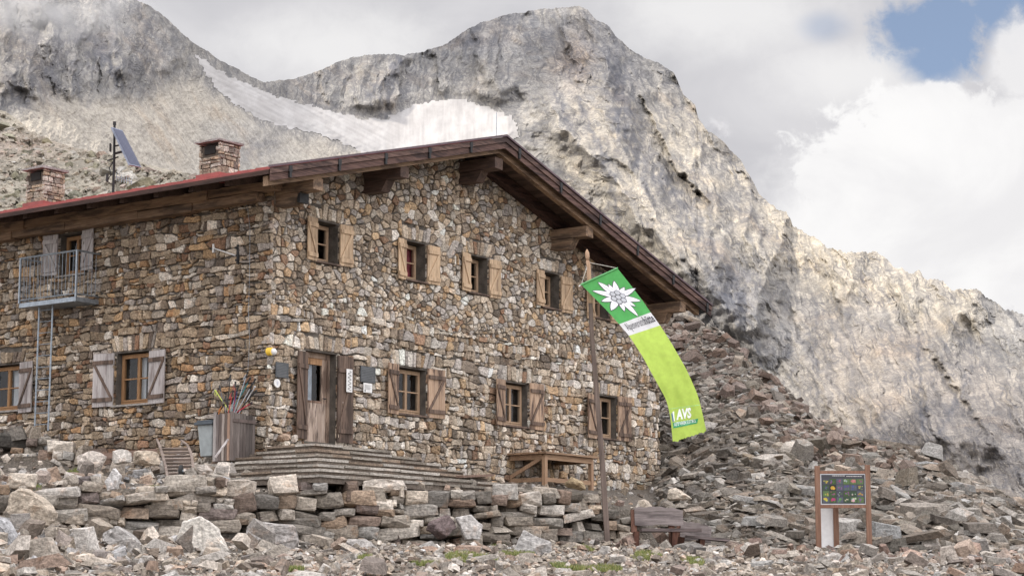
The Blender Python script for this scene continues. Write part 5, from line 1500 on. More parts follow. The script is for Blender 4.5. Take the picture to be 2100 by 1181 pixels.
# chimneys ------------------------------------------------------------------
def chimney(pxc, ytop, ybase, uc, label, su=0.62, sv=0.58):
    # near corner at pixel pxc, u of that corner = uc
    d = ray(pxc, ybase); t = (CORNER @ U + uc) / (d @ U); P = d * t
    u, v, z0 = toLocal(P); z1 = at(pxc, ytop, P[1])[2]
    zr = float(roof_z(u)) - 0.15
    mb = MB(); mb.box(u + .02, u + su - .02, v + .02, v + sv - .02, zr, z1 - 0.1, (0.8, .75, .7))
    c = mb.build('chimney', M['mortar'], HUT); c['label'] = label
    r = random.Random(int(pxc)); mb = MB()
    mouth0, mouth1 = z1 - 0.30, z1 - 0.09
    faces = [(lambda a, b, w: (u - w + .02, v + a, b), sv, True), (lambda a, b, w: (u + a, v - w + .02, b), su, False), (lambda a, b, w: (u + su + w - .02, v + a, b), sv, True), (lambda a, b, w: (u + a, v + sv + w - .02, b), su, False)]
    for fi, (mp, L, mouth) in enumerate(faces):
        z = zr + 0.05
        while z < z1 - 0.05:
            h = min(r.uniform(0.06, 0.16), z1 - 0.04 - z)
            if h < 0.03: break
            a = -0.015
            while a < L - 0.02:
                w = min(r.uniform(0.09, 0.30), L + 0.015 - a)
                if not (mouth and z + h > mouth0 + 0.03 and a + w > 0.13 and a < L - 0.13):
                    col = tuple(np.array(r.choice([(0.44, .39, .32), (.37, .31, .24), (.29, .225, .17), (.52, .475, .41), (.23, .195, .165), (.42, .33, .235)])) * r.uniform(.85, 1.15))
                    stone(mb, [(a + .008, z + .008 + r.uniform(-.008, .008)), (a + w - .008, z + .008 + r.uniform(-.008, .008)), (a + w - .008 + r.uniform(-.01, .01), z + h - .008), (a + .008, z + h - .008 + r.uniform(-.008, .008))], mp, r, col, 0.02, 0.05)
                a += w
            z += h
    mb.build('chimney_stone', M['stone'], c, recalc=False)
    mb = MB(); mb.box(u - .003, u + .018, v + 0.13, v + sv - 0.13, mouth0 + .02, mouth1, (1, 1, 1)); mb.build('flue_mouth', M['dark'], c)
    mb = MB(); mb.box(u - 0.10, u + su + 0.07, v - 0.07, v + sv + 0.09, z1 - 0.03, z1 + 0.025, (0.30, .27, .26), jit=0.012); mb.build('chimney_cap', M['slab'], c)
    zf = float(roof_z(u)); mb = MB()
    mb.box(u - 0.06, u + su + 0.06, v - 0.06, v + sv + 0.06, zf - 0.12, z0 + 0.09, (0.95, 1, 1)); mb.build('flashing', M['red'], c)
chimney(449, 287, 362, -0.45, 'chimney of orange stones with a flat slab cap nearer the gable')
chimney(88, 343, 420, -0.45, 'chimney of orange stones at the far left of the roof')

# balcony with ladder ---------------------------------------------------------
def build_balcony():
    w = 0.72
    v1, zt = onL(42.7, 530, w); v0, zt2 = onL(158.5, 513.5, w); _, zb = onL(155, 608, w); zt = (zt + zt2) / 2
    root = MB()
    root.box(-w, -0.02, v0, v1, zb - 0.10, zb, (1, 1, 1))
    b = root.build('balcony', M['galv'], HUT); b['label'] = 'small galvanised steel balcony with barred railing'
    mb = MB()
    R_ = 0.018
    for (a, c) in (((-w, v0), (-w, v1)), ((-w, v0), (-.03, v0)), ((-w, v1), (-.03, v1))):
        mb.tube([(a[0], a[1], zt), (c[0], c[1], zt)], 0.022, 6); mb.tube([(a[0], a[1], zb + 0.07), (c[0], c[1], zb + 0.07)], 0.016, 6)
        n = max(2, int(abs(c[0] - a[0] + c[1] - a[1]) / 0.115))
        for i in range(1, n):
            x = a[0] + (c[0] - a[0]) * i / n; y = a[1] + (c[1] - a[1]) * i / n
            mb.tube([(x, y, zb + .07), (x, y, zt)], 0.0065, 4, (0.75, .75, .75))
    for (x, y) in ((-w, v0), (-w, v1)): mb.box(x - .02, x + .02, y - .02, y + .02, zb, zt + .01)
    mb.build('railing', M['galv'], b)
    mb = MB(); mb.tube([(-.05, v0 + .1, zb - .1), (-w + .08, v0 + .12, zb - .1)], .02, 5); mb.build('bracket', M['galv'], b)
    va, zl = onL(80.5, 632, 0.5); vb, _ = onL(108, 632, 0.5); _, zlo = onL(77, 886, 0.35)
    mb = MB()
    for v in (va, vb): mb.tube([(-0.50, v, zb - .1), (-0.50, v + .01, zlo)], 0.021, 6)
    l = mb.build('ladder', M['galv'], HUT); l['label'] = 'galvanised steel ladder under the balcony'
    z = zlo + 0.15
    while z < zb - 0.15:
        mb = MB(); mb.tube([(-.5, va, z), (-.5, vb, z)], 0.011, 5); mb.build('rung', M['galv'], l); z += 0.262
build_balcony()

# fixtures on the walls (things of their own) -----------------------------------
def build_fixtures():
    def plate(name, px0, px1, yt, yb, mat, label, cat, w=0.10, th=0.02):
        u0, z1 = onG(px0, yt); u1, _ = onG(px1, yt); _, z0 = onG(px0, yb)
        mb = MB(); mb.box(u0, u1, z0, z1, w, w + th, mp=mapG)
        o = mv(mb.build(name, M[mat], None, bevel=0.003)); tag(o, label, cat)
        return o, u0, u1, z0, z1
    for (a, b, t, bt, lab) in ((557.5, 584, 742, 773.5, 'dark slate plate left of the door above the round white sign'), (731.5, 762, 750, 783, 'dark slate plate right of the door above the white notice')):
        o, u0, u1, z0, z1 = plate('slate_plaque', a, b, t, bt, 'slate', lab, 'plaque')
        mb = MB(); n = 9
        for i in range(n):
            z = z1 - (z1 - z0) * (i + 1) / (n + 1)
            mb.box(u0 + 0.03, u1 - 0.03 - random.uniform(0, .06), z - .004, z + .004, 0.1202, 0.1222, mp=mapG)
        mb.build('lettering', plain('worn_lettering', (0.16, 0.165, 0.17), 0.6), o)
    o, u0, u1, z0, z1 = plate('notice', 737.5, 755, 785, 804.5, 'white', 'small white notice below the right slate plate', 'notice')
    mb = MB()
    for i in range(6): mb.box(u0 + .03, u1 - .03 - .02 * (i % 3), z1 - .05 - i * .018, z1 - .045 - i * .018, .1202, .1216, mp=mapG)
    mb.box(u0 + .03, u0 + .07, z0 + .02, z0 + .06, .1202, .1216, mp=mapG)
    mb.build('lettering', M['slate'], o)
    u, z = onG(568, 785.5, 0.1)
    mb = MB(); mb.tube([(u, -.09, z), (u, -.115, z)], 0.092, 24); o = mv(mb.build('round_sign', M['white'], None)); tag(o, 'round white sign below the left slate plate', 'sign')
    mb = MB()
    mb.prism([(u - .02, z - .04), (u + .02, z - .045), (u + .03, z + .02), (u, z + .05), (u - .03, z + .02)], mapG, .1152, .118, (0.55, .55, .6)); mb.build('emblem', M['paint'], o)
    u, z = onG(560, 720.5, 0.14)
    lp = mv(empty('wall_lamp')); tag(lp, 'white dome lamp with a yellow back on the corner by the door', 'lamp')
    mb = MB(); mb.tube([(u - .03, -.03, z), (u - .03, -.145, z)], [0.085, 0.08], 16, (0.85, .55, .05)); mb.build('lamp_housing', M['paint'], lp)
    mb = MB(); mb.tube([(u + .0, -.11, z - .005), (u + .02, -.17, z - .005), (u + .025, -.21, z - .005)], [0.085, 0.07, 0.03], 16); mb.build('lamp_globe', M['white'], lp, smooth=True)
    # bracket and small pipe on the side wall
    v, z = onL(490, 502, .05); _, zb = onL(490, 541, .05)
    mb = MB(); mb.box(-.09, -.05, v - .03, v + .03, zb, z, jit=.004); mb.box(-.16, -.091, v - .02, v + .02, z - .1, z - .06); mb.box(-.14, -.091, v - .02, v + .02, zb + .05, zb + .09)
    tag(mv(mb.build('iron_bracket', M['black'], None)), 'black iron bracket on the side wall near the corner', 'bracket')
    v0, z0 = onL(438, 509, .08); v1, z1 = onL(484, 524, .08)
    mb = MB(); mb.tube([(-.09, v0, z0), (-.10, v1, z1)], .014, 6); mb.box(-.1, -.05, v0 - .02, v0 + .02, z0 - .1, z0 + .09)
    tag(mv(mb.build('pipe_stub', M['white'], None)), 'thin white pipe sticking out of the side wall left of the bracket', 'pipe')
    # cable
    pts = [onL(x, y, .08) for x, y in ((497, 398), (508, 425), (513, 470), (512, 560), (510, 640), (512, 700), (508, 770))]
    mb = MB(); mb.tube([(-.085, v, z) for v, z in pts], .004, 4); tag(mv(mb.build('cable', M['galv'], None)), 'thin cable hanging down the side wall by the corner', 'cable')
    # mast with solar panel
    d = ray(232, 395); uc = 1.2; t = (CORNER @ U + uc) / (d @ U); P = d * t; Y = P[1]
    ms = empty('antenna_mast', tuple(P)); tag(ms, 'black mast on the roof carrying a tilted solar panel and a small aerial', 'mast')
    sc = Y * 1.012 / F
    def q(px, py, dy=0.0):
        w_ = at(px, py, Y + dy); return tuple(w_ - P)
    zr = toWorld(0, 0, float(roof_z(toLocal(P)[0])))[2] - P[2]
    mb = MB(); mb.tube([(0, 0, zr - .1), q(234, 330), q(235, 253)], [.032, .03, .028], 8); mb.tube([q(235, 257), q(235, 250)], .04, 8)
    mb.build('pole', M['black'], ms)
    mb = MB(); a, b, c, e = [Vector(q(*z)) for z in ((229.5, 261, -.35), (251, 267.5, .35), (290, 343, .35), (266, 338, -.35))]
    n = (b - a).cross(e - a).normalized() * 0.035
    mb.box8([a, b, c, e, a + n, b + n, c + n, e + n], (0.9, 0.9, 1)); pf = mb.build('solar_panel', M['galv'], ms)
    mb = MB(); i_ = lambda p: p + ((a + b + c + e) / 4 - p) * 0.05 
    for sgn in (1, -1):
        o_ = n * 1.12 if sgn > 0 else -n * 0.12
        mb.add([i_(a) + o_, i_(b) + o_, i_(c) + o_, i_(e) + o_], [(0, 1, 2, 3)])
    mb.build('cells', M['solar'], pf, recalc=False)
    mb = MB(); mb.tube([q(236, 315), q(252, 311)], .03, 6); mb.tube([q(235, 300), q(245, 298)], .02, 6); mb.tube([q(220, 330), q(243, 322)], .018, 6); mb.box(*sum(([min(x, y), max(x, y)] for x, y in zip(q(224, 310, -.05), q(229, 296, .05))), []))
    mb.build('bracket', M['black'], ms)
    mb = MB(); mb.tube([q(237, 362), q(271, 374)], .012, 5)
    for i in range(7):
        f = i / 6; mb.tube([q(239 + 31 * f, 355 + 10 * f), q(239 + 31 * f, 371 + 8 * f)], .008, 4)
    mb.build('aerial', M['galv'], ms)
    mb = MB()
    pts = [q(233, 330), q(224, 345), q(228, 358), q(219, 372), q(232, 380)]
    mb.tube(pts, .014, 5); mb.box(*sum(([min(x, y), max(x, y)] for x, y in zip(q(217, 372, -.05), q(223, 358, .05))), [])); mb.build('junction_box', M['black'], ms)
build_fixtures()

# steps -----------------------------------------------------------------------
def build_steps():
    st = mv(empty('stone_steps')); tag(st, 'wide flight of flat grey stone steps spreading from the entrance door', 'steps')
    r = random.Random(5); ztop = onG(640, 908, 1.45)[1]
    n = 7
    for k in range(n):
        u0 = -0.14 - 0.36 * k; u1 = 2.35 + 0.42 * k; w1 = 1.45 + 0.34 * k; z = ztop - 0.135 * k
        mb = MB()
        mb.box(u0 + 0.04, u1, -w1 + 0.04, -0.08 if k == 0 else (-w1 + 1.2), z - 0.16, z - 0.045, (0.17, 0.14, 0.115))
        if k: mb.box(u0 + 0.04, u0 + 0.9, -w1 + 1.2, -0.2 if u0 > -0.5 else 0.5, z - 0.16, z - 0.046, (0.17, 0.14, 0.115))
        def slabs(along_u, lo, hi, fixed0, fixed1):
            a = lo
            while a < hi:
                l = min(r.uniform(0.45, 1.1), hi - a)
                c = tuple(np.array(r.choice([(0.30, 0.27, 0.23), (0.25, 0.22, 0.185), (0.36, 0.33, 0.29), (0.27, 0.21, 0.16)])) * r.uniform(.85, 1.15))
                j = r.uniform(-.02, .03); zz = z + r.uniform(-.012, .012)
                if along_u: mb.box(a, a + l - .01, fixed0 - j, fixed1, zz - .05, zz, c, jit=.008)
                else: mb.box(fixed0 - j, fixed1, a, a + l - .01, zz - .05, zz, c, jit=.008)
                a += l
        slabs(True, u0, u1, -w1, -w1 + 0.55)
        slabs(False, -w1 + 0.56, 0.55 if u0 < -0.5 else -0.1, u0, u0 + 0.55)
        if k == 0: slabs(True, u0 + .56, u1, -w1 + .56, -0.12)
        mb.build('step', M['slab'], st)
build_steps()
#@@PROPS
# ------------------------------------------------------------------ flagpole and flag
def build_flag():
    YP = 42.6
    base = at(1245, 1120, YP); base[2] = float(T(base[0], base[1]))
    fp = empty('flagpole', tuple(base)); tag(fp, 'tall leaning wooden flagpole carrying the long green banner', 'flagpole')
    q = lambda px, py, dy=0.0: Vector(at(px, py, YP + dy) - base)
    def sq(mb, pts, hs, col=(1, 1, 1)):          # squared timber following points
        vs = []
        for p, h in zip(pts, hs): vs += [p + Vector((-h, -h, 0)), p + Vector((h, -h, 0)), p + Vector((h, h, 0)), p + Vector((-h, h, 0))]
        fs = []
        for i in range(len(pts) - 1):
            for k in range(4): fs.append((4 * i + k, 4 * i + (k + 1) % 4, 4 * i + 4 + (k + 1) % 4, 4 * i + 4 + k))
        fs += [(3, 2, 1, 0), tuple(4 * (len(pts) - 1) + k for k in range(4))]
        mb.add(vs, fs, col)
    mb = MB(); sq(mb, [q(1246.5, 1124), q(1236, 960), q(1226, 830), q(1214, 690), q(1211, 622)], [.058, .055, .05, .046, .045]); mb.build('lower_pole', M['pole'], fp, bevel=0.008)
    mb = MB(); sq(mb, [q(1211, 622), q(1207, 545), q(1205, 535)], [.047, .042, .036]); mb.build('upper_pole', M['pole_top'], fp, bevel=0.006)
    mb = MB(); mb.tube([q(1205, 536), q(1204.5, 526), q(1204, 518), q(1203.5, 511)], [.025, .05, .045, .008], 8); mb.build('finial', M['pole_top'], fp, smooth=True)
    mb = MB(); sq(mb, [q(1243.5, 1128, .09), q(1242, 1108, .09)], [.07, .07]); mb.build('stake', M['board_wood'], fp)
    # banner surface
    Lp = np.array([(1192, 583.5), (1215, 607), (1245, 637), (1270, 665), (1290, 688), (1316, 727.5), (1345, 781), (1367, 820), (1375, 855), (1380, 909)], float)
    Rp = np.array([(1266, 550), (1291.5, 582), (1316, 614), (1334, 640), (1354, 667), (1381, 710), (1409, 759.5), (1431, 809), (1441, 848), (1449, 886)], float)
    tt = np.concatenate([[0], np.cumsum(np.hypot(*np.diff((Lp + Rp) / 2, axis=0).T))]); tt /= tt[-1]
    tw = tt[4]                                     # bottom of the white band
    fl = empty('banner_flag', tuple(base + np.array(q(1230, 566))))
    tag(fl, 'long green and lime banner with a white edelweiss flower blowing from the pole', 'flag')
    fb = np.array(fl.location)
    def cr(P, t):
        return np.array([np.interp(t, tt, P[:, 0]), np.interp(t, tt, P[:, 1])])
    def sm(P, t, h=0.035): return (cr(P, max(0, t - h)) + 2 * cr(P, t) + cr(P, min(1, t + h))) / 4 if 0.02 < t < 0.98 else cr(P, t)
    def surf(s, t, off=0.0):
        a = sm(Lp, t) * (1 - s) + sm(Rp, t) * s
        wave = 0.10 * math.sin(t * 7.0 + 0.6) + 0.05 * math.sin(s * 4 + t * 9) * t + 0.022 * math.sin(s * 17 + t * 11) * t + 0.02 * math.sin(s * 6 - t * 23) * t + (s - 0.5) * 0.28
        return np.array(at(a[0], a[1], YP - 0.16 + wave - off - 0.25 * t)) - fb
    def cloth(t0, t1, col, name, ns=26, jag=False):
        mb = MB(); nt_ = max(4, int((t1 - t0) * 120)); vs = []
        r = random.Random(6)
        for j in range(nt_ + 1):
            for i in range(ns + 1):
                t = t0 + (t1 - t0) * j / nt_
                if jag and j == nt_: t -= 0.012 * r.random()
                vs.append(surf(i / ns, t))
        fs = [(j * (ns + 1) + i, j * (ns + 1) + i + 1, (j + 1) * (ns + 1) + i + 1, (j + 1) * (ns + 1) + i) for j in range(nt_) for i in range(ns)]
        mb.add(vs, fs, (1, 1, 1))
        m, k, p, o = new_mat('banner_' + name)
        k.t.nodes.remove(p)
        df = k.n('ShaderNodeBsdfDiffuse'); tr = k.n('ShaderNodeBsdfTranslucent'); ms = k.n('ShaderNodeMixShader'); ms.inputs[0].default_value = 0.42
        n = k.noise(objco(k), 9, 4, 0.6)
        c = k.mix(k.maprange(n, 0.3, 0.7), tuple(x * 0.94 for x in col), tuple(min(1, x * 1.05) for x in col))
        k.l(c, df.inputs[0]); k.l(c, tr.inputs[0]); k.l(df.outputs[0], ms.inputs[1]); k.l(tr.outputs[0], ms.inputs[2]); k.l(ms.outputs[0], o.inputs[0])
        return mb.build(name, m, fl, recalc=False, smooth=True)
    t1 = tt[3]
    cloth(0, t1, (0.125, 0.47, 0.14), 'green_cloth'); cloth(t1, tw, (0.80, 0.80, 0.81), 'white_band'); cloth(tw, 1.0, (0.55, 0.74, 0.15), 'lime_cloth', jag=True)
    # edelweiss emblem
    LEN = 2.95; WID = 0.71                          # metres along and across
    def disc(mb, cx, ct, pts, off, col):
        n = len(pts); ma = sum(a for a, b in pts) / n; mb_ = sum(b for a, b in pts) / n
        vs = [surf(cx + ma / WID, ct + mb_ / LEN, off)]
        for f in (.25, .5, .75, 1.0): vs += [surf(cx + (ma + (a - ma) * f) / WID, ct + (mb_ + (b - mb_) * f) / LEN, off) for a, b in pts]
        fs = [(0, 1 + i, 1 + (i + 1) % n) for i in range(n)]
        for k in range(3): fs += [(1 + k * n + i, 1 + k * n + (i + 1) % n, 1 + (k + 1) * n + (i + 1) % n, 1 + (k + 1) * n + i) for i in range(n)]
        mb.add(vs, fs, col)
    def petal(ang, l, w, r0=0.04):
        p = []
        for f, g in ((0, .35), (.18, .8), (.4, 1), (.62, .85), (.82, .5), (1, 0.0), (.82, -.5), (.62, -.85), (.4, -1), (.18, -.8), (0, -.35)):
            x, y = r0 + (l - r0) * f, w * g
            p.append((x * math.cos(ang) - y * math.sin(ang), x * math.sin(ang) + y * math.cos(ang)))
        return p
    mb = MB(); cx, ct = 0.52, 0.148
    pet = [(-118, .36, .062), (-75, .30, .055), (-42, .24, .045), (-20, .36, .05), (18, .34, .055), (45, .27, .045), (68, .40, .055), (98, .26, .05), (138, .33, .06), (172, .30, .05), (-152, .37, .055), (205 - 360 + 10, .24, .04), (-98, .25, .045)]
    r = random.Random(2)
    for i, (a, l, w) in enumerate(pet):
        a = math.radians(a + 12); o_ = 0.008 + i * 0.0002
        w *= .82; l *= 1.04; disc(mb, cx, ct, petal(a, l + .018, w + .014), o_, (0.10, 0.10, 0.11)); disc(mb, cx, ct, petal(a, l, w), o_ + .005, (0.84, 0.84, 0.86))
        disc(mb, cx, ct, petal(a, l * .85, w * .28), o_ + .009, (0.62, 0.62, 0.66))
    hex_ = [(math.cos(k * math.pi / 6), math.sin(k * math.pi / 6)) for k in range(12)]
    for i, (a, b) in enumerate([(0, 0), (.086, 0), (-.086, 0), (.044, .077), (-.044, .077), (.044, -.077), (-.044, -.077)]):
        disc(mb, cx + a / WID, ct + b / LEN, [(x * .051, y * .051) for x, y in hex_], .024 + i * .0003, (0.10, 0.10, 0.11)); disc(mb, cx + a / WID, ct + b / LEN, [(x * .039, y * .039) for x, y in hex_], .0285 + i * .0003, (0.42, 0.43, 0.45))
    mb.build('edelweiss_emblem', M['paint'], fl, recalc=False)
    # lettering
    def text(body, s0, s1, tc, h, col, name, off=0.010, skew=0.0, bold=0.0):
        cu = bpy.data.curves.new(name, 'FONT'); cu.body = body; cu.size = 1.0; cu.offset = bold; cu.resolution_u = 2
        ob = bpy.data.objects.new(name, cu); COL.objects.link(ob)
        dg = bpy.context.evaluated_depsgraph_get(); me = bpy.data.meshes.new_from_object(ob.evaluated_get(dg))
        bpy.data.objects.remove(ob)
        V = np.array([v.co[:] for v in me.vertices]); x0, x1 = V[:, 0].min(), V[:, 0].max()
        for v, c in zip(me.vertices, V):
            s = s0 + (s1 - s0) * (c[0] - x0) / (x1 - x0) + skew * c[1]
            v.co = surf(s, tc - c[1] * h / LEN, off)
        a_ = me.attributes.new('Col', 'FLOAT_COLOR', 'POINT'); a_.data.foreach_set('color', np.tile(np.array([*col, 1], np.float32), len(V)))
        return link_mesh(name, me, M['paint'], fl)
    tm = (t1 + tw) / 2 + 0.012
    text('Alpenvereins', 0.10, 0.66, tm, 0.20, (0.06, 0.06, 0.07), 'lettering'); text('hütte', 0.67, 0.97, tm, 0.20, (0.05, 0.05, 0.06), 'lettering', bold=0.025)
    text('AVS', 0.18, 0.64, 0.893, 0.21, (0.88, 0.92, 0.85), 'lettering', skew=0.07, bold=0.045)
    def band(s0, s1, ta, tb, col, off, name, sl=0.0):
        mb = MB(); n = 14
        vs = []
        for i in range(n + 1):
            s = s0 + (s1 - s0) * i / n
            vs += [surf(s, ta, off), surf(min(s, s1 - sl * 1.0 * (i / n)), tb, off)]
        mb.add(vs, [(2 * i, 2 * i + 2, 2 * i + 3, 2 * i + 1) for i in range(n)], col); return mb.build(name, M['paint'], fl, recalc=False)
    band(0.06, 0.84, 0.906, 0.932, (0.03, 0.30, 0.13), .009, 'green_strip', 0.06)
    band(0.02, 0.97, 0.832, 0.835, (0.45, 0.78, 0.30), .008, 'thin_line')
    text('ALPENVEREIN SÜDTIROL', 0.09, 0.76, 0.924, 0.075, (0.85, 0.9, 0.85), 'lettering', off=.012, bold=0.01)
    band(0.055, 0.085, 0.858, 0.902, (0.06, 0.14, 0.35), .010, 'logo_bar'); band(0.10, 0.15, 0.85, 0.90, (0.86, 0.9, 0.86), .010, 'logo_bar', .03)
    # cross bar and cords
    mb = MB(); mb.tube([surf(-0.02, 0, 0.01), surf(1.01, 0, 0.01)], 0.018, 8, (0.10, 0.36, 0.12)); mb.build('cross_bar', M['paint'], fl)
    mb = MB(); mb.tube([surf(1.0, 0), np.array(q(1206, 538)) + base - fb], .006, 4, (.75, .7, .62)); mb.tube([surf(0.0, 0), np.array(q(1206, 541)) + base - fb], .004, 4, (.7, .68, .6))
    mb.tube([surf(-.08, .005), surf(0.0, 0.0)], .012, 5, (.85, .85, .82)); mb.build('cord', M['paint'], fl)
build_flag()

# ------------------------------------------------------------------ picnic table
def build_table():
    P = at(1117, 935, 49.3); u, v, _ = toLocal(P); base = T(P[0] + .5, P[1] + .6)
    zt = P[2]
    o = empty('picnic_table', (P[0], P[1], float(base)), HROT); tag(o, 'brown wooden picnic table standing against the gable wall', 'table')
    h = zt - float(base); Lx, Ly = 2.0, 1.25
    mb = MB()
    for i in range(6):
        g = random.uniform(.8, 1.15); mb.box(-.12, Lx + .25, -.12 + i * .24, .105 + i * .24, h + .06, h + .105, (g, g, g))
    mb.build('tabletop', M['table'], o)
    for (x, y) in ((0, 0), (Lx, 0), (0, Ly), (Lx, Ly)):
        mb = MB(); mb.box(x - .05, x + .05, y - .05, y + .05, -.25, h - .0); mb.build('leg', M['table_leg'], o)
    mb = MB(); mb.box(-.03, Lx + .03, -.045, -.005 + .03, h - .08, h + .055); mb.box(-.03, Lx + .03, Ly - .03, Ly + .03, h - .08, h + .055)
    mb.box(-.03, .03, .051, Ly - .051, h - .07, h + .05); mb.box(Lx - .03, Lx + .03, .051, Ly - .051, h - .07, h + .05); mb.build('apron', M['table'], o)
    for (p0, p1) in (((0.055, 0, .2), (Lx - .055, 0, .2)), ((0, 0.055, .2), (0, Ly - .055, .2)), ((0.055, Ly, .2), (Lx - .055, Ly, .2))):
        mb = MB(); mb.beam(p0, p1, .05, .1); mb.build('stretcher', M['table'], o)
    for (p0, p1) in (((0, .12, h - .05), (0, Ly - .1, .22)), ((0.12, Ly, h - .05), (.75, Ly, .25))):
        mb = MB(); mb.beam(p0, p1, .045, .09); mb.build('brace', M['table_leg'], o)
build_table()

# ------------------------------------------------------------------ benches
def build_bench(name, px, py, Y, Lb, rz, label, backrest_h, tilt=0.0):
    P = at(px, py, Y)
    P[2] = float(T(P[0] + Lb / 2, P[1])) if not tilt else P[2]
    o = empty(name, tuple(P), rz); o.rotation_euler = (0, tilt, rz); tag(o, label, 'bench')
    r = random.Random(int(px))
    mb = MB(); n = 9; vs = []
    rg = [0.0, .03, .01, .035, .02, .03, .0, .015, -.02, -.05]
    for i in range(n + 1):
        x = -.02 + (Lb + .04) * i / n; zt_ = backrest_h + rg[i]; zb_ = backrest_h - .36 - .015 * math.sin(i)
        yb = .30
        vs += [(x, yb, zb_), (x, yb + .045, zb_), (x, yb + .125, zt_), (x, yb + .08, zt_)]
    fs = []
    for i in range(n):
        for k in range(4): fs.append((4 * i + k, 4 * i + (k + 1) % 4, 4 * i + 4 + (k + 1) % 4, 4 * i + 4 + k))
    fs += [(3, 2, 1, 0), tuple(4 * n + k for k in range(4))]
    mb.add(vs, fs); mb.build('backrest', M['bench'], o)
    mb = MB(); mb.box(.06, Lb + .34, -.16, .24, .335, .39, (0.7, .66, .66), jit=.012); mb.build('seat', M['bench'], o)
    for x in (-.03, Lb - .22):
        mb = MB(); mb.box8([(x - .06, .22, -.25), (x + .06, .22, -.25), (x + .06, .36, -.25), (x - .06, .36, -.25), (x - .06, .43, backrest_h - .03), (x + .06, .43, backrest_h - .03), (x + .06, .50, backrest_h - .03), (x - .06, .50, backrest_h - .03)])
        mb.build('post', M['bench_red'], o)
        mb = MB(); mb.box8([(x - .05, -.02, -.25), (x + .05, -.02, -.25), (x + .05, .195, -.25), (x - .05, .195, -.25), (x - .05, -.13, .333), (x + .05, -.13, .333), (x + .05, .195, .333), (x - .05, .195, .333)], (.75, .7, .7))
        mb.build('leg', M['bench_red'], o)
build_bench('wooden_bench', 1308, 1121, 42.7, 0.98, 0.06, 'weathered dark wooden bench between the flagpole and the scree', 0.84)
build_bench('wooden_bench', 1398, 1134, 43.2, 0.62, 0.06, 'lower dark wooden bench half hidden behind the right end of the other bench', 0.66, 0.10)

